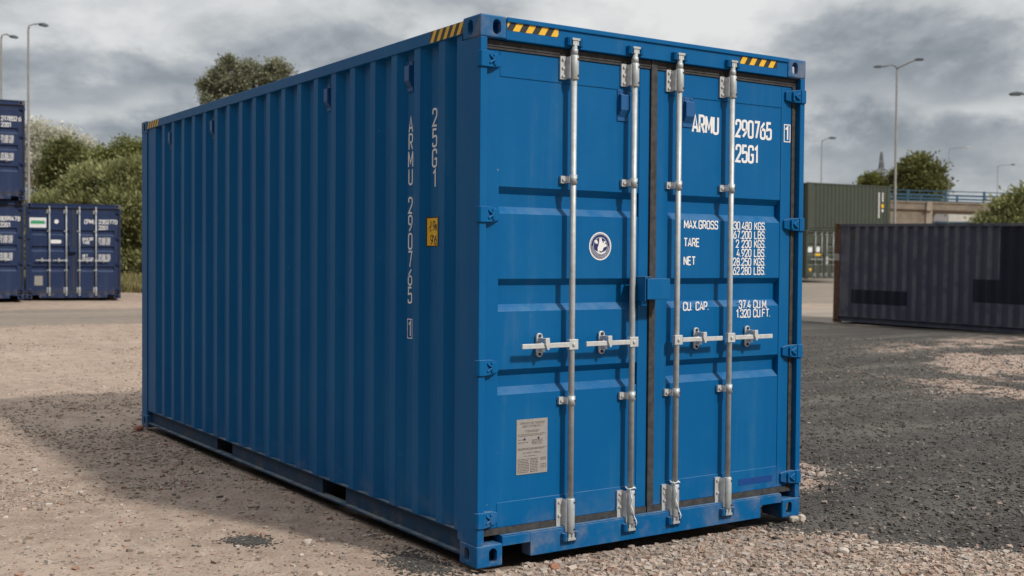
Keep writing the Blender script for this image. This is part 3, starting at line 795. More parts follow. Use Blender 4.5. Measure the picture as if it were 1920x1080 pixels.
Fq = np.stack([idx[:-1, :-1], idx[:-1, 1:], idx[1:, 1:], idx[1:, :-1]], -1).reshape(-1, 4)
zd, zp, zt_, zpl = zones(fx_, fy_)
mt, t, b, out = material('yard_ground')
at = t.new('ShaderNodeAttribute', attribute_name='tint')
sepc = t.new('ShaderNodeSeparateColor', inp={0: at.outputs['Color']})
oc = t.new('ShaderNodeNewGeometry').outputs['Position']
nb = t.noise(oc, .55, 5, .6); nm = t.noise(oc, 4.5, 6, .62); nfn = t.noise(oc, 38, 4, .65); nlong = t.noise(t.new('ShaderNodeMapping', inp={'Vector': oc, 'Rotation': (0, 0, -YAW), 'Scale': (.16, 1.1, 1)}).outputs[0], 1.0, 5, .6)
vor = t.new('ShaderNodeTexVoronoi', feature='F1', inp={'Vector': oc, 'Scale': 30.0, 'Randomness': 1.0})
vor2 = t.new('ShaderNodeTexVoronoi', feature='F1', inp={'Vector': oc, 'Scale': 9.0, 'Randomness': 1.0})
sv = t.new('ShaderNodeSeparateColor', inp={0: vor.outputs['Color']}); sv2 = t.new('ShaderNodeSeparateColor', inp={0: vor2.outputs['Color']})
sand = t.ramp(t.math('ADD', t.math('MULTIPLY', nm, .6), t.math('MULTIPLY', nb, .4)), [(.34, (.225, .168, .130)), (.50, (.315, .245, .195)), (.64, (.385, .305, .245))])
stonec = t.ramp(sv.outputs[0], [(0, (.36, .30, .25)), (.30, (.29, .20, .155)), (.5, (.45, .38, .32)), (.72, (.20, .165, .14)), (.86, (.35, .19, .13)), (1, (.52, .47, .42))], 'CONSTANT')
sand = t.mix(t.math('MULTIPLY', t.smooth(vor.outputs['Distance'], .45, .2), t.math('ADD', .38, t.math('MULTIPLY', t.smooth(nm, .36, .62), .55))), sand, stonec)
sand = t.mix(t.math('MULTIPLY', t.smooth(t.noise(oc, 1.3, 4, .7), .60, .72), .45), sand, (.17, .135, .11))
pinkc = t.ramp(sv2.outputs[0], [(0, (.36, .285, .235)), (.25, (.30, .21, .165)), (.5, (.43, .36, .31)), (.7, (.22, .17, .14)), (.85, (.33, .225, .17)), (1, (.46, .41, .36))], 'CONSTANT')
pinkc = t.mix(t.math('MULTIPLY', nfn, .5), pinkc, stonec)
darkc = t.ramp(t.math('ADD', t.math('MULTIPLY', nlong, .65), t.math('MULTIPLY', nm, .35)), [(.34, (.034, .032, .030)), (.5, (.062, .058, .053)), (.66, (.115, .105, .092))])
darkc = t.mix(t.math('MULTIPLY', t.smooth(sv.outputs[1], .55, .95), t.smooth(vor.outputs['Distance'], .4, .2)), darkc, t.ramp(sv.outputs[2], [(0, (.03, .03, .03)), (.5, (.11, .105, .10)), (.93, (.16, .15, .14)), (.96, (.33, .28, .24))], 'CONSTANT'))
trackc = t.ramp(t.math('ADD', t.math('MULTIPLY', nlong, .6), t.math('MULTIPLY', nm, .4)), [(.36, (.16, .137, .112)), (.52, (.215, .183, .150)), (.68, (.285, .238, .195))])
palec = t.ramp(nlong, [(.35, (.20, .175, .145)), (.65, (.31, .27, .225))])
def zmask(v): return t.smooth(t.math('ADD', v, t.math('ADD', t.math('MULTIPLY', t.math('SUBTRACT', nfn, .5), .9), t.math('MULTIPLY', t.math('SUBTRACT', nm, .5), .9))), .34, .66)
c = t.mix(zmask(sepc.outputs[2]), sand, trackc)
c = t.mix(zmask(at.outputs['Alpha']), c, palec)
c = t.mix(zmask(sepc.outputs[0]), c, darkc)
c = t.mix(t.math('MULTIPLY', zmask(sepc.outputs[1]), .9), c, pinkc)
setc(t, b.inputs['Base Color'], c); b.inputs['Roughness'].default_value = .95; b.inputs['Specular IOR Level'].default_value = .2
hgt = t.math('ADD', t.math('MULTIPLY', nm, 1.2), t.math('ADD', t.math('MULTIPLY', nfn, .5), t.math('MULTIPLY', t.smooth(vor.outputs['Distance'], .5, .1), .5)))
t.l.new(t.new('ShaderNodeBump', inp={'Strength': .65, 'Distance': .018, 'Height': hgt}).outputs[0], b.inputs['Normal'])
ground = link('ground', np_mesh('ground', np.stack([fx_, fy_, GZ], 1), Fq, mt, np.stack([zd, zp, zt_, zpl], 1), True))
tag(ground, 'stony beige yard ground with a dark patch of asphalt chippings', 'ground', kind='structure')

# loose stones: angular chips, every one its own little solid in one mesh of stuff
mt, t, b, out = material('stone_chips'); M['chips'] = mt
at = t.new('ShaderNodeAttribute', attribute_name='tint'); oc = t.new('ShaderNodeNewGeometry').outputs['Position']
setc(t, b.inputs['Base Color'], t.mix(t.math('MULTIPLY', t.noise(oc, 90, 3), .5), at.outputs['Color'], (.16, .13, .11))); b.inputs['Roughness'].default_value = .9; b.inputs['Specular IOR Level'].default_value = .25
CUBE = np.array([(x, y, z) for z in (-1, 1) for y in (-1, 1) for x in (-1, 1)], float)
CF = np.array([(0,2,3,1),(4,5,7,6),(0,1,5,4),(2,6,7,3),(0,4,6,2),(1,3,7,5)])
def stones(name, n, want, sizes, colours, label, cat, lo=3.4, hi=24, sink=.35):
    d = lo*np.exp(rng.random(n)*math.log(hi/lo)); a = rng.uniform(-.50, .50, n)
    x = CAM[0]+d*np.sin(YAW+a); y = CAM[1]+d*np.cos(YAW+a)
    ok = ~((x > .03) & (x < Wd-.03) & (y > .06) & (y < 6.0)) & (want(x, y, d) > rng.random(n))
    x, y, d = x[ok], y[ok], d[ok]; n = len(x)
    s = np.clip(rng.lognormal(math.log(sizes[0]), sizes[1], n), sizes[2], sizes[3])
    V = CUBE[None]*(1+rng.uniform(-.42, .25, (n, 8, 3)))
    V = V/np.maximum(1, np.linalg.norm(V, axis=2, keepdims=True)/1.45)
    V *= np.stack([np.ones(n), rng.uniform(.6, 1, n), rng.uniform(.4, .8, n)], 1)[:, None]*s[:, None, None]*.6
    th, ph = rng.uniform(0, 6.283, n), rng.normal(0, .35, n); c1, s1, c2, s2 = np.cos(th), np.sin(th), np.cos(ph), np.sin(ph)
    X, Y, Zv = V[..., 0], V[..., 1], V[..., 2]
    Y, Zv = Y*c2[:, None]-Zv*s2[:, None], Y*s2[:, None]+Zv*c2[:, None]
    X, Y = X*c1[:, None]-Y*s1[:, None], X*s1[:, None]+Y*c1[:, None]
    gz = ground_z(x, y)
    V = np.stack([X+x[:, None], Y+y[:, None], Zv+(gz+s*(.5-sink)*.5)[:, None]], -1).reshape(-1, 3)
    Fc = (CF[None]+8*np.arange(n)[:, None, None]).reshape(-1, 4)
    cl = np.array(colours)[rng.integers(0, len(colours), n)]*rng.uniform(.75, 1.2, (n, 1))
    tint = np.concatenate([np.repeat(cl, 8, 0), np.ones((8*n, 1))], 1)
    o = link(name, np_mesh(name, V, Fc, M['chips'], tint)); tag(o, label, cat, kind='stuff')
def want_beige(x, y, d):
    jx = rng.normal(0, .10, len(x))*np.clip(d/8, .6, 3); zd, zp, zt_, zpl = zones(x+jx, y+.6*jx[::-1])
    front = np.clip((x+.1)/1.0, 0, 1)*np.clip((.6-y)/.9, 0, 1)
    patchy = np.clip((fbm(x, y, 1.1, 31)-.42)*4, 0, 1)
    return np.clip(.12+.80*front+.50*patchy*(d > 8)+.20*patchy, 0, 1)*(1-zd)*(1-.75*zt_)+zp*.7
BEIGE = [(.17, .14, .12), (.50, .45, .40), (.44, .35, .285), (.43, .36, .30), (.38, .30, .24), (.36, .26, .205), (.30, .25, .21), (.47, .42, .37), (.33, .20, .145), (.25, .21, .18), (.42, .35, .30), (.38, .29, .23), (.34, .27, .22)]
stones('gravel', 330000, want_beige, (.0088, .60, .003, .036), BEIGE, 'loose beige and pink gravel scattered over the yard', 'gravel', 3.6, 26)
stones('asphalt_chippings', 120000, lambda x, y, d: zones(x+rng.normal(0, .14, len(x)), y+rng.normal(0, .14, len(x)))[0]*.95, (.0115, .5, .004, .034), [(.05, .047, .044), (.065, .062, .058), (.035, .033, .031), (.09, .086, .08), (.14, .13, .12), (.055, .052, .049), (.042, .04, .038), (.075, .071, .067), (.06, .056, .05), (.05, .047, .044), (.25, .21, .18)], 'loose dark grey asphalt chippings right of the blue container', 'chippings', 5.0, 26)

stones('coarse_gravel', 90000, lambda x, y, d: np.clip((x+.1)/.6, 0, 1)*np.clip((.35-y)/.7, 0, 1)*np.clip(.35+(fbm(x, y, .5, 61)-.4)*2.5, 0, 1)*(1-zones(x, y)[0]), (.014, .48, .006, .042), BEIGE[1:6]+[(.50, .37, .30), (.56, .47, .40)]+[(.48, .40, .33), (.45, .34, .27)], 'coarse pale and pinkish gravel in front of the blue container doors', 'gravel', 4.0, 9)

# a few stones big enough to count
def rock(x, y, r, colr, label, seed, flat=.7):
    q = random.Random(seed); bm = bmesh.new(); bmesh.ops.create_icosphere(bm, subdivisions=3, radius=r)
    offs = [Vector((q.gauss(0, 1), q.gauss(0, 1), q.gauss(0, 1))).normalized() for _ in range(9)]; cut = [q.uniform(.62, .95)*r for _ in offs]
    for v in bm.verts:
        for o_, c_ in zip(offs, cut):
            dd = v.co.dot(o_)-c_
            if dd > 0: v.co -= o_*dd*.85
        v.co.z *= flat
    me = bpy.data.meshes.new('stone'); bm.to_mesh(me); bm.free(); me.materials.append(colr)
    o = link('stone', me); o.location = (x, y, float(ground_z(np.array([x]), np.array([y]))[0])+r*flat*.55); o.rotation_euler = (0, 0, q.uniform(0, 6))
    return tag(o, label, 'stone')
M['palestone'] = plain('pale_stone', (.55, .50, .44), .9, scale=40, alt=(.40, .34, .29), bump=.4, spec=.2)
M['redstone'] = plain('brick_red_stone', (.36, .16, .10), .9, scale=40, alt=(.26, .13, .09), bump=.4, spec=.2)
rock(2.335, -.045, .032, M['palestone'], 'pale round stone at the foot of the right door corner, left of a pair', 1, .9)
rock(2.392, -.052, .030, M['palestone'], 'pale round stone at the foot of the right door corner, right of a pair', 2, .9)
rock(2.00, -.72, .034, M['palestone'], 'largest pale stone on the gravel in front of the dark chippings', 3)
rock(.38, -.16, .030, M['redstone'], 'brick red stone below the notch of the blue container sill', 4)
rock(-.09, 5.85, .050, M['redstone'], 'brick red lump beside the far left foot of the blue container', 5)
rock(.02, -.62 if False else -.30, .028, M['palestone'], 'pale stone in front of the near corner of the blue container', 6)
rock(3.62, .95, .030, M['palestone'], 'single pale stone lying on the dark chippings right of the container', 7)
rock(-.50, 1.02, .028, M['palestone'], 'small pale stone near the dark spot left of the container', 8)
# dark spill on the ground, left front
mb = MB(); n = 40
sx_, sy_ = -.77, 1.24
mt, t, b, out = material('dark_chippings'); oc = t.new('ShaderNodeNewGeometry').outputs['Position']
setc(t, b.inputs['Base Color'], t.ramp(t.noise(oc, 45, 4), [(.35, (.03, .03, .03)), (.65, (.10, .09, .08))])); b.inputs['Roughness'].default_value = .95
M['spill'] = mt
def spill(sx_, sy_, rx, ry, n, label):
    V_, F_ = [], []
    d_ = rng.normal(0, 1, (n, 2))*np.array([rx, ry]); px_, py_ = sx_+d_[:, 0], sy_+d_[:, 1]; pz_ = ground_z(px_, py_)
    for i in range(n):
        s = rng.uniform(.003, .009)
        F_.append(CF+8*i); V_.append(CUBE*s*(1+rng.uniform(-.4, .2, (8, 3)))*np.array([1, 1, .5])+np.array([px_[i], py_[i], pz_[i]+.002]))
    o = link('chippings_spill', np_mesh('chippings_spill', np.concatenate(V_), np.concatenate(F_), M['spill'])); tag(o, label, 'spill', kind='stuff')
spill(-.77, 1.24, .055, .08, 700, 'small round dark spill of chippings left of the blue container')
spill(-.17, .33, .07, .14, 900, 'dark chippings scattered beside the near left foot of the blue container')

# ------------------------------------------------------------------ containers behind
def at(px, py, D):     # a point seen in the photograph at depth D metres
    return CAM + ((px-960)/F_PX*RIGHT-(py-540)/F_PX*UP+FWD)*D
def gz1(x, y): return float(ground_z(np.array([x]), np.array([y]))[0])
NAVY_ROT = -.222
navy = build_container('shipping_container', 2.591, 6.058, M['navy'], label='navy container with a green and white sign on its left door', cat='shipping container', group='navy containers at the left')
o1 = at(48, 561, 31.2); navy.rotation_euler.z = NAVY_ROT; navy.location = (o1[0], o1[1], o1[2]+.01)
navy_b = copy_tree(navy); navy_c = copy_tree(navy)
c2, s2 = math.cos(-.135), math.sin(-.135)
eb = at(45.5, 561, 30.4); ec = at(47.5, 371, 30.2)          # right hand foot of each container at the left edge
navy_b.location = (eb[0]-Wd*c2, eb[1]-Wd*s2, eb[2]); navy_c.location = (ec[0]-Wd*c2, ec[1]-Wd*s2, eb[2]+2.595)
navy_b.rotation_euler.z = navy_c.rotation_euler.z = -.135
navy_b['label'] = 'navy container at the left edge, on the ground under another navy container'
navy_c['label'] = 'topmost navy container, stacked on another at the left edge'
def z6(z): return .17+(z-.17)*(2.591-.30)/(2.896-.30)
def navy_text(root, code, num, digit):
    a, b_ = doors_of(root)
    door_text(b_, [(code, 1.50, 2.06, .105), (num, 1.87, 2.06, .105), (digit, 2.29, 2.06, .105), ('22G1', 1.87, 1.90, .100)], M['white'], .0405, th=.17)
    rows = []
    for i, s in enumerate(('MAX.GR', 'TARE')): rows.append((s, 1.45, 1.60-.10*i, .075))
    for i, s in enumerate(('30.480 KGS', '67.200 LBS', ' 2.230 KGS')): rows.append((s, 1.86, 1.62-.068*i, .052))
    for i, s in enumerate(('NET', 'CU. CAP.')): rows.append((s, 1.45, 1.14-.09*i, .070))
    for i, s in enumerate(('28.250 KGS', '62.280 LBS', '1.170 CU.FT')): rows.append((s, 1.86, 1.16-.068*i, .052))
    door_text(b_, rows, M['white'], .0405, th=.17)
navy_text(navy, 'CPMU', '235277', '0'); navy_text(navy_b, 'CPMU', '809947', '8'); navy_text(navy_c, 'CPMU', '217852', '6')
a, b_ = doors_of(navy)
mb = MB(); mb.box(.10, .52, .040, .0425, 1.93, 2.20, 0); mb.box(.13, .49, .0385, .0396, 2.03, 2.10, 1); mb.box(.15, .47, .0385, .0396, 2.105, 2.125, 1); mb.build('door_sign', [M['white'], M['signgreen']], a)
mb = MB(); mb.prism([(.78+.055*math.cos(q*.314), 2.10+.06*math.sin(q*.314)) for q in range(20)], 'y', .038, .0425); mb.build('emblem', M['white'], a)
mb = MB(); mb.prism([(.63+(.0 if abs(q) > 1 else 0)+x, 1.555+z) for x, z, q in ((0,.03,0),(.02,.05,0),(.24,.05,0),(.27,.03,0),(.27,-.03,0),(.24,-.05,0),(.02,-.05,0),(0,-.03,0))], 'y', .038, .0425); mb.build('name_sticker', M['white'], a)
for root_ in (navy, navy_b, navy_c): MB().box(.22, .43, .038, .0425, .36, .62).build('data_plate', M['plate'], doors_of(root_)[0])

# dark container on the right, long side to the camera
ROT = .094; Ld = 12.192
pl = at(1561, 604, 30.5); dirx, diry = -math.sin(ROT), math.cos(ROT)
darkc_ = build_container('shipping_container', 2.591, Ld, M['charcoal'], castm=M['rust'], postm=M['rust'], label='long faded charcoal container with dark painted-over patches and a rusty end post', cat='shipping container')
darkc_.rotation_euler = (.013, 0, ROT); darkc_.location = (pl[0]-dirx*Ld, pl[1]-diry*Ld, .03-.013*Ld)
def side_patch(root, y0, y1, z0, z1, mat, L, off=.002, name='paint_patch'):
    mb = MB(); prof = side_profile(L); ks = sorted([y0, y1]+[a for a, b in prof if y0 < a < y1])
    f = lambda y: .010+float(np.interp(y, [a for a, b in prof], [b for a, b in prof]))-off
    for a, b in zip(ks[:-1], ks[1:]): mb.quad((f(a), a, z0), (f(b), b, z0), (f(b), b, z1), (f(a), a, z1))
    return mb.build(name, mat, root)
side_patch(darkc_, Ld-2.15, Ld-.52, .52, .88, M['overpaint'], Ld)
side_patch(darkc_, Ld-7.6, Ld-4.55, 1.25, 2.50, M['overpaint'], Ld)
side_patch(darkc_, Ld-7.6, Ld-3.88, .70, 1.25, M['overpaint'], Ld)
MB().box(.0035, -.010, Ld-.16, Ld-.005, 1.62, 1.80).build('lettering', M['plate'], darkc_)['label'] = 'pale rectangular label on the rusty post'
mb = MB(); mb.box(.030, .047, Ld-.62, Ld-.50, 2.20, 2.42); mb.build('vent_cover', M['green'], darkc_)

# two dark green containers far behind
gr1 = build_container('shipping_container', 2.591, 6.058, M['green'], label='dark green container with its barred door end showing, under a green container', cat='shipping container')
pg = at(1511, 523, 61.5); gr1.rotation_euler.z = -.17; gr1.location = (pg[0], pg[1], pg[2])
gr2 = build_container('shipping_container', 2.591, 6.058, M['green'], label='dark green container stacked sideways on top of the other green container', cat='shipping container')
pg2 = at(1669, 430, 64.8); gr2.rotation_euler.z = 1.47; gr2.location = (pg2[0], pg2[1], pg[2]+2.595)
a, b_ = doors_of(gr1)
MB().box(.14, .42, .038, .0425, 1.42, 1.70).build('door_sign', M['sidewhite'], a); MB().box(.70, .92, .038, .0425, 1.44, 1.72).build('door_sign', M['white'], a)
MB().box(.56, 1.0, .038, .0425, 1.24, 1.36).build('door_sign', M['yellow'], a)
MB().prism([(.20, .56), (.42, .56), (.31, .36)], 'y', .038, .0425).build('warning_sign', M['yellow'], a); MB().box(1.33, 1.47, .038, .0425, .80, 1.20).build('door_sign', M['white'], b_)
mb = MB()
for i in range(11): mb.box(-.004, .0405, .83, .93, 2.10-.13*i, 2.19-.13*i)
mb.build('lettering', M['white'], gr2)['label'] = 'white upright row of characters'
mb = MB()
for i in range(4): mb.box(-.004, .0405, .55, .65, 2.10-.13*i, 2.19-.13*i)
mb.box(-.004, .0405, .55, .65, 1.12, 1.28); mb.build('lettering', M['white'], gr2)['label'] = 'short white upright row of characters'
MB().box(-.004, .0405, .52, .70, 1.36, 1.56).build('height_sign', M['yellow'], gr2)

# ------------------------------------------------------------------ bridge
M['concrete'] = plain('weathered_concrete', (.30, .255, .20), .9, scale=1.2, alt=(.21, .18, .145), bump=.2, spec=.2)
M['palecon'] = plain('pale_concrete', (.40, .35, .285), .9, scale=1.5, alt=(.30, .26, .21), bump=.2, spec=.2)
M['railblue'] = plain('blue_railing_paint', (.035, .115, .19), .5, var=.25)
M['asphalt'] = plain('asphalt', (.05, .05, .05), .9, bump=.3)
pb_ = at(1738, 379, 110)
bridge = empty('road_bridge', pb_, -YAW, label='concrete road bridge with blue railings beyond the charcoal container', cat='bridge')
bridge.rotation_euler = (0, .022, -YAW)
zg = .85-pb_[2]
mb = MB(); mb.box(-45, 60, .0, 7, -.72, 0); mb.box(-45, 60, -.06, .5, -.10, .06); mb.build('deck', M['concrete'], bridge)
mb = MB(); mb.box(-45, .0, .15, 6.9, zg-1, -.722); mb.build('abutment', M['concrete'], bridge)
mb = MB(); mb.box(.005, .60, .05, 6.9, zg-1, -.724); mb.box(-.02, .50, -.12, .0, -.80, .08); mb.build('pier', M['palecon'], bridge)
mb = MB(); mb.box(14, 15, .1, 6.9, zg-1, -.724); mb.build('pier', M['palecon'], bridge)
for side_y in (.12, 6.85):
    mb = MB()
    for zz_ in (1.08, .74, .40, .12): mb.box(-45, 60, side_y-.03, side_y+.03, zz_-.045, zz_+.045)
    rail = mb.build('railing', M['railblue'], bridge)
    for q in range(-12, 17):
        x = 1.83+3.65*q; MB().box(x-.09, x+.09, side_y-.08, side_y+.031 if False else side_y+.10, .0, 1.16).build('railing_post', M['railblue'], rail)
# building seen under the deck
M['wallwhite'] = plain('white_cladding', (.62, .61, .57), .6, var=.1, scale=3)
M['wallgrey'] = plain('grey_cladding', (.33, .32, .35), .6, var=.1, scale=3)
M['teal'] = plain('teal_trim', (.02, .08, .11), .5)
bp0 = at(1700, 416, 140); wh = empty('warehouse', (bp0[0], bp0[1], gz1(bp0[0], bp0[1])), -YAW, label='low white and grey clad building seen under the bridge deck', cat='building')
zl = bp0[2]-wh.location.z
mb = MB(); mb.box(0, 4.95, 0, 8, zl+.06, 7.2); mb.build('grey_wall', M['wallgrey'], wh)
mb = MB(); mb.box(4.955, 17, -.01, 8, zl+.06, 7.2)
for q in range(1, 9): mb.box(4.955+1.33*q, 4.985+1.33*q, -.03, -.012, zl+.06, 7.2)
mb.build('white_wall', M['wallwhite'], wh)
mb = MB(); mb.box(-.1, 17.1, -.10, 8.1, zl-.25, zl+.055); mb.build('base_trim', M['teal'], wh)
mb = MB(); mb.box(0, 17, 0.05, 8, -.3, zl-.255); mb.build('base_wall', M['dark'], wh)
mb = MB(); mb.prism([(-.2, 7.205), (8.2, 7.205), (4, 8.0)], 'x', -.3, 17.3); mb.build('roof', M['wallgrey'], wh)

# ------------------------------------------------------------------ street lamps and pylon
M['lampsteel'] = plain('lamp_post_steel', (.20, .19, .175), .55, .2, scale=2)
M['lamphead'] = plain('lamp_head_grey', (.10, .13, .15), .4)
M['lamppale'] = plain('lamp_head_pale', (.62, .62, .60), .4)
def lamp(top, arms, label, head='lamphead', group='street lamps', pole_r=.055, base_z=None, hs=.8):
    """top: point of the pole head; arms: (dx along the picture, dy away, rise)"""
    bz = gz1(top[0], top[1]) if base_z is None else base_z
    root = empty('street_lamp', (top[0], top[1], bz), -YAW, label=label, cat='street lamp', group=group)
    h = top[2]-bz
    mb = MB(); mb.tube([(0, 0, -.2), (0, 0, 1.6), (0, 0, 1.65), (0, 0, h)], [pole_r*1.3, pole_r*1.3, pole_r, pole_r*.62], 12); mb.build('pole', M['lampsteel'], root)
    for dx, dy, rise in arms:
        L_ = math.hypot(dx, dy); u, v = dx/L_, dy/L_
        mb = MB(); bend = .28 if L_ < 1.9 and rise < .3 else .1
        pts = [(0, 0, h-.05), (u*.05, v*.05, h+bend*.45), (u*bend, v*bend, h+bend*.8), (u*L_*.75, v*L_*.75, h+bend*.8+rise*.75), (dx, dy, h+bend*.8+rise)]
        mb.tube(pts, [pole_r*.6, pole_r*.55, pole_r*.5, pole_r*.45, pole_r*.45], 8); mb.build('arm', M['lampsteel'], root)
        z0 = h+bend*.8+rise
        hb = MB(); w2 = .15*hs
        prof = [(-.12, .0), (-.05, .09), (.22, .12), (.50, .07), (.56, .0), (.45, -.07), (.05, -.08)]
        vs = []
        for s_ in (-1, 1):
            for a_, b__ in [(a0*hs, b0*hs) for a0, b0 in prof]: vs.append((dx+u*a_-v*s_*w2*.9, dy+v*a_+u*s_*w2*.9, z0+b__))
        n_ = len(prof); hb.add(vs, [tuple(range(n_))[::-1], tuple(range(n_, 2*n_))]+[(i, (i+1) % n_, n_+(i+1) % n_, n_+i) for i in range(n_)])
        hb.build('lamp_head', M[head], root, .02)
    return root
lamp(at(53, 54, 42), [(.22, .55, .05)], 'tall grey street lamp behind the stacked navy containers, right of the two', hs=.62)
lamp(at(2, 72, 45), [(.18, .5, -.05)], 'tall grey street lamp at the left edge above the navy containers', hs=.6)
lamp(at(1682, 129, 68), [(-.95, 0, -.12), (1.05, -.2, .42)], 'tall double armed street lamp with two lamp heads', pole_r=.085)
lamp(at(1541, 267, 81), [(.55, 0, .08)], 'single armed street lamp right above the green containers')
lamp(at(1780, 280, 130), [(1.9, 0, .15)], 'street lamp with a pale head above the bridge railing', 'lamppale')
lamp(at(1871, 314, 130), [(1.5, 0, .10)], 'shortest street lamp above the bridge railing, nearest the right bush')
lamp(at(1940, 190, 45), [(-.55, 0, .05)], 'street lamp at the right edge of which only the head shows')
# pylon
M['pylon'] = plain('pylon_steel', (.14, .15, .16), .7)
pp = at(1653, 285, 350); pz = gz1(pp[0], pp[1]); hgt_ = pp[2]-pz
pyl = empty('electricity_pylon', (pp[0], pp[1], pz), -YAW+.3, label='distant grey lattice electricity pylon beside the tree', cat='pylon')
def pw_(z):
    return float(np.interp(z/hgt_, [0, .62, 1.0], [3.0, 1.15, .12]))
mb = MB(); lv = np.linspace(0, hgt_, 13)
for a, c_ in ((-1,-1),(1,-1),(1,1),(-1,1)):
    for z0, z1 in zip(lv[:-1], lv[1:]): mb.bar((a*pw_(z0), c_*pw_(z0), z0), (a*pw_(z1), c_*pw_(z1), z1), .24)
for z0, z1 in zip(lv[:-1], lv[1:]):
    for (a, c_), (e, f) in (((-1,-1),(1,-1)),((1,-1),(1,1)),((1,1),(-1,1)),((-1,1),(-1,-1))):
        mb.bar((a*pw_(z0), c_*pw_(z0), z0), (e*pw_(z1), f*pw_(z1), z1), .13); mb.bar((e*pw_(z0), f*pw_(z0), z0), (a*pw_(z1), c_*pw_(z1), z1), .13)
mb.build('tower', M['pylon'], pyl)
for zf, ln in ((.82, 3.0), (.66, 4.6)):
    mb = MB(); z0 = hgt_*zf
    for s_ in (-1, 1):
        for q in (-1, 1): mb.bar((s_*pw_(z0), q*pw_(z0), z0-.5), (s_*ln, 0, z0+.3), .18); mb.bar((s_*pw_(z0), q*pw_(z0), z0+.9), (s_*ln, 0, z0+.3), .18)
        mb.tube([(s_*ln*.95, 0, z0+.3), (s_*ln*.95, 0, z0-1.1)], .12, 6)
    mb.build('crossarm', M['pylon'], pyl)

# ------------------------------------------------------------------ trees and bushes
def leaf_mat(name, stops, rough=.5, trans=.18):
    mt, t, b, out = material(name)
    at_ = t.new('ShaderNodeAttribute', attribute_name='tint'); s = t.new('ShaderNodeSeparateColor', inp={0: at_.outputs['Color']})
    c = t.ramp(s.outputs[0], stops)
    setc(t, b.inputs['Base Color'], c); b.inputs['Roughness'].default_value = rough; b.inputs['Specular IOR Level'].default_value = .3
    tr = t.new('ShaderNodeBsdfTranslucent'); t.l.new(c, tr.inputs['Color'])
    mx = t.new('ShaderNodeMixShader', inp={0: trans}); t.l.new(b.outputs[0], mx.inputs[1]); t.l.new(tr.outputs[0], mx.inputs[2]); t.l.new(mx.outputs[0], out.inputs[0])
    return mt
M['leaf_dark'] = leaf_mat('dark_green_leaves', [(0, (.066, .080, .026)), (.5, (.145, .160, .055)), (1, (.24, .25, .095))])
M['leaf_mid'] = leaf_mat('mid_green_leaves', [(0, (.085, .104, .028)), (.5, (.18, .20, .058)), (1, (.30, .31, .11))])
M['leaf_willow'] = leaf_mat('willow_leaves', [(0, (.13, .148, .055)), (.5, (.26, .272, .118)), (1, (.40, .405, .20))])
M['leaf_silver'] = leaf_mat('silver_leaves', [(0, (.34, .34, .25)), (.5, (.54, .53, .44)), (1, (.70, .69, .60))])
M['leaf_olive'] = leaf_mat('olive_leaves', [(0, (.13, .14, .085)), (.5, (.24, .25, .165)), (1, (.38, .385, .28))])
M['bark'] = plain('bark', (.10, .075, .055), .9, scale=6, bump=.4, spec=.2)
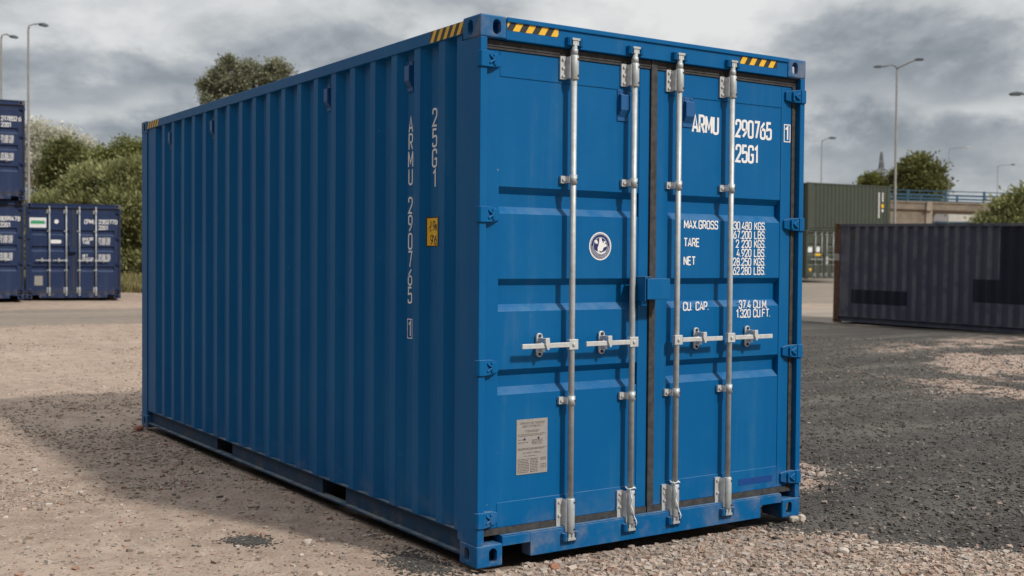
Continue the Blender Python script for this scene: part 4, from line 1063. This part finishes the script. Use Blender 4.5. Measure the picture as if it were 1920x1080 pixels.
def foliage_tree(name, label, cat, base, blobs, leaf, n_clump, per, mat, lsize=(.10, .05), clump_r=.35, up=0.0, trunk_r=.16, group=None, seed=1, droop=0.0):
    """blobs: (dx, dy, z, rx, ry, rz) ellipsoids in the tree's own axes (x across the picture)"""
    q = np.random.default_rng(seed)
    root = empty(name, base, -YAW, label=label, cat=cat, group=group)
    blobs = np.array(blobs, float); vol = (blobs[:, 3]*blobs[:, 4]*blobs[:, 5])**.75; vol /= vol.sum()
    k = q.choice(len(blobs), n_clump, p=vol)
    d = q.normal(0, 1, (n_clump, 3)); d /= np.linalg.norm(d, axis=1, keepdims=True)
    rad = q.random(n_clump)**.38*q.uniform(.80, 1.12, n_clump)
    C = blobs[k, :3]+d*rad[:, None]*blobs[k, 3:]
    C[:, 2] = np.maximum(C[:, 2], .12)
    ctint = np.clip(q.normal(.48, .20, n_clump), 0, 1)
    n = n_clump*per; ci = np.repeat(np.arange(n_clump), per)
    cr = clump_r*q.uniform(.55, 1.35, n_clump)
    off = q.normal(0, 1, (n, 3))*cr[ci, None]*np.array([.55, .55, .50])
    P = C[ci]+off; P[:, 2] = np.maximum(P[:, 2], .03)
    # leaf axes: outward and up
    ax = off/(np.linalg.norm(off, axis=1, keepdims=True)+1e-6)*.6+d[ci]*.5+q.normal(0, .5, (n, 3)); ax[:, 2] += up-droop
    ax /= np.linalg.norm(ax, axis=1, keepdims=True)
    sd_ = np.cross(ax, q.normal(0, 1, (n, 3))); sd_ /= np.linalg.norm(sd_, axis=1, keepdims=True)
    L_ = lsize[0]*q.uniform(.6, 1.4, n)[:, None]; W_ = lsize[1]*q.uniform(.6, 1.4, n)[:, None]
    V = np.stack([P, P+ax*L_*.5+sd_*W_, P+ax*L_, P+ax*L_*.5-sd_*W_], 1).reshape(-1, 3)
    Fc = np.arange(4*n).reshape(-1, 4)
    tv = np.clip(ctint[ci]+q.normal(0, .14, n), 0, 1)
    tint = np.repeat(np.stack([tv, tv, tv, np.ones(n)], 1), 4, 0)
    link('crown', np_mesh('crown', V, Fc, mat, tint), root)
    # trunk and limbs
    mb = MB(); top = blobs[:, 2].max()
    z1 = max(.5, blobs[:, 2].min())
    mb.tube([(0, 0, -.3), (.03, 0, z1*.5), (-.02, .03, z1*.9)], [trunk_r*1.25, trunk_r, trunk_r*.85], 10)
    for bl in blobs:
        e = Vector(bl[:3]); s_ = Vector((-.02, .03, z1*.85)); mid = s_.lerp(e, .5)+Vector(q.normal(0, .12, 3))
        mb.tube([s_, mid, e], [trunk_r*.6, trunk_r*.4, trunk_r*.2], 7)
        for _ in range(7):
            dd = Vector(q.normal(0, 1, 3)).normalized(); e2 = e+Vector((dd.x*bl[3], dd.y*bl[4], dd.z*bl[5]))*.85
            if e2.z > .2: mb.tube([e, e.lerp(e2, .5)+Vector(q.normal(0, .06, 3)), e2], [trunk_r*.2, trunk_r*.13, trunk_r*.05], 5)
    mb.build('trunk', M['bark'], root)
    return root
def px_tree(name, label, cat, px, D, blobs_px, mat, **kw):
    """crown lobes given as (px, py, half width px, half height px), turned into metres at depth D"""
    b = at(px, 480, D); gz = gz1(b[0], b[1]); s = D/F_PX; bl = []
    q = random.Random(kw.get('seed', 1))
    for (x, y, hw, hh) in blobs_px:
        p = at(x, y, D); bl.append(((x-px)*s, q.uniform(-.4, .4)*hw*s, p[2]-gz, hw*s*.9, hw*s*.85, hh*s*.9))
    return foliage_tree(name, label, cat, (b[0], b[1], gz), bl, None, kw.pop('n', 300), kw.pop('per', 60), mat, **kw)
px_tree('tree', 'pale olive tree whose crown shows above the long side of the blue container', 'tree', 465, 58,
        [(425,126,20,18),(412,150,26,20),(388,166,16,14),(456,130,18,16),(450,162,36,24),(479,138,14,18),(498,148,16,16),(506,132,12,12),(522,130,20,14),(536,134,12,10),(520,152,18,13),(400,186,24,18),(546,147,8,7),(450,205,70,30),(512,176,22,14),(430,270,70,50),(500,280,60,50),(460,350,80,50)], M['leaf_olive'], n=1000, per=120, lsize=(.115, .040), clump_r=.30, trunk_r=.20, seed=11)
px_tree('tree', 'whitish silver leaved tree behind the stacked navy containers', 'tree', 80, 66,
        [(72,266,40,36),(108,272,44,30),(150,280,28,20),(50,310,40,40),(100,320,60,40),(140,320,40,30)], M['leaf_silver'], n=520, per=85, lsize=(.13, .045), clump_r=.42, seed=12)
px_tree('tree', 'dark green bushy tree right of the whitish tree', 'tree', 120, 58,
        [(122,290,36,26),(105,325,40,34),(150,325,40,34),(120,370,60,50)], M['leaf_dark'], n=560, per=90, lsize=(.12, .042), clump_r=.40, seed=13)
px_tree('tree', 'green bushy tree just left of the far edge of the blue container', 'tree', 235, 57,
        [(205,300,32,24),(240,288,36,26),(270,292,36,28),(230,330,60,40),(290,325,50,40),(240,390,70,60)], M['leaf_mid'], n=640, per=90, lsize=(.12, .042), clump_r=.40, seed=14)
WL = 'willow bushes behind the navy containers'
px_tree('willow_bush', 'grey green willow bush behind the single navy container, leftmost of the row', 'bush', 105, 47,
        [(105,385,40,36),(80,410,36,40),(120,430,50,50),(90,470,60,40),(60,440,30,40),(90,495,70,26)], M['leaf_willow'], n=420, per=130, lsize=(.17, .026), clump_r=.34, up=.75, trunk_r=.07, group=WL, seed=15)
px_tree('willow_bush', 'grey green willow bush in the middle of the row behind the navy container', 'bush', 165, 46,
        [(160,350,36,40),(190,345,30,34),(170,400,56,56),(150,450,60,50),(190,460,50,45),(165,495,75,26)], M['leaf_willow'], n=520, per=130, lsize=(.17, .026), clump_r=.34, up=.75, trunk_r=.07, group=WL, seed=16)
px_tree('willow_bush', 'tallest willow bush, next to the far edge of the blue container', 'bush', 240, 45,
        [(225,345,34,38),(255,335,34,36),(290,345,40,40),(240,390,56,60),(250,440,44,55),(300,420,50,80),(250,495,62,26),(305,490,50,30)], M['leaf_willow'], n=560, per=130, lsize=(.17, .026), clump_r=.34, up=.75, trunk_r=.07, group=WL, seed=17)
px_tree('tree', 'green tree beyond the bridge railing beside the pylon', 'tree', 1715, 140,
        [(1715,318,30,24),(1745,330,22,22),(1690,335,26,22),(1720,350,50,28),(1760,348,14,12),(1715,380,50,30),(1700,312,10,10)], M['leaf_dark'], n=560, per=60, lsize=(.34, .13), clump_r=.75, up=.4, trunk_r=.35, seed=18)
px_tree('tree', 'small bushy tree left of the pylon, behind the green container', 'tree', 1630, 140,
        [(1630,344,16,14),(1645,350,14,12),(1618,352,12,10),(1632,375,24,26)], M['leaf_mid'], n=220, per=50, lsize=(.34, .13), clump_r=.6, up=.4, trunk_r=.25, seed=19)
px_tree('bush', 'large leafy bush right of the bridge at the right edge', 'bush', 1900, 72,
        [(1912,385,26,28),(1880,398,22,20),(1904,414,42,26),(1846,416,16,9),(1880,430,42,22),(1945,380,40,38),(1912,445,56,32)], M['leaf_willow'], n=520, per=75, lsize=(.26, .06), clump_r=.48, up=.35, trunk_r=.14, seed=20)

# far-off wood along the horizon, one mass
q = np.random.default_rng(9); n = 60000
az = YAW+q.uniform(-1.15, 1.15, n); dd = q.uniform(210, 250, n); hx = 7.0*(.55+.6*vnoise(az*60, az*0, 1.0, 91)+.25*vnoise(az*60, az*0, .3, 92))
P = np.stack([CAM[0]+np.sin(az)*dd, CAM[1]+np.cos(az)*dd, .6+q.random(n)**.8*hx], 1)
ax = q.normal(0, 1, (n, 3)); ax /= np.linalg.norm(ax, axis=1, keepdims=True); sd_ = np.cross(ax, q.normal(0, 1, (n, 3))); sd_ /= np.linalg.norm(sd_, axis=1, keepdims=True)
V = np.stack([P, P+ax*.45+sd_*.4, P+ax*.9, P+ax*.45-sd_*.4], 1).reshape(-1, 3); tv = np.clip(.45+.5*(vnoise(az*90, dd*.1, 1.0, 93)-.5)+q.normal(0, .1, n), 0, 1)
o = link('distant_wood', np_mesh('distant_wood', V, np.arange(4*n).reshape(-1, 4), M['leaf_dark'], np.repeat(np.stack([tv, tv, tv, np.ones(n)], 1), 4, 0)))
tag(o, 'low belt of dark green trees far off along the horizon', 'wood', kind='stuff')

# rough grass verge below the bushes
q = np.random.default_rng(5); n = 26000
tx = q.uniform(-30, 330, n); td = q.uniform(36.5, 42.5, n)
B_ = np.array([CAM+((a-960)/F_PX*RIGHT+FWD)*d for a, d in zip(tx, td)]); gz = ground_z(B_[:, 0], B_[:, 1])
hgt = q.uniform(.08, .42, n)*(.4+1.2*vnoise(B_[:, 0], B_[:, 1], 1.1, 77)); lean = q.normal(0, .10, (n, 2)); wdt = .022
V = np.zeros((n, 4, 3)); V[:, 0] = np.stack([B_[:, 0]-wdt, B_[:, 1]+wdt*.5, gz], 1); V[:, 1] = np.stack([B_[:, 0]+wdt, B_[:, 1]-wdt*.5, gz], 1)
V[:, 2] = np.stack([B_[:, 0]+lean[:, 0]+.006, B_[:, 1]+lean[:, 1], gz+hgt], 1); V[:, 3] = np.stack([B_[:, 0]+lean[:, 0]-.006, B_[:, 1]+lean[:, 1], gz+hgt], 1)
tv = np.clip(q.normal(.5, .2, n), 0, 1); tint = np.repeat(np.stack([tv, tv, tv, np.ones(n)], 1), 4, 0)
M['grass'] = leaf_mat('rough_grass', [(0, (.09, .095, .03)), (.5, (.19, .17, .07)), (1, (.30, .25, .12))])
o = link('grass', np_mesh('grass', V.reshape(-1, 3), np.arange(4*n).reshape(-1, 4), M['grass'], tint)); tag(o, 'dry rough grass at the foot of the willow bushes', 'grass', kind='stuff')
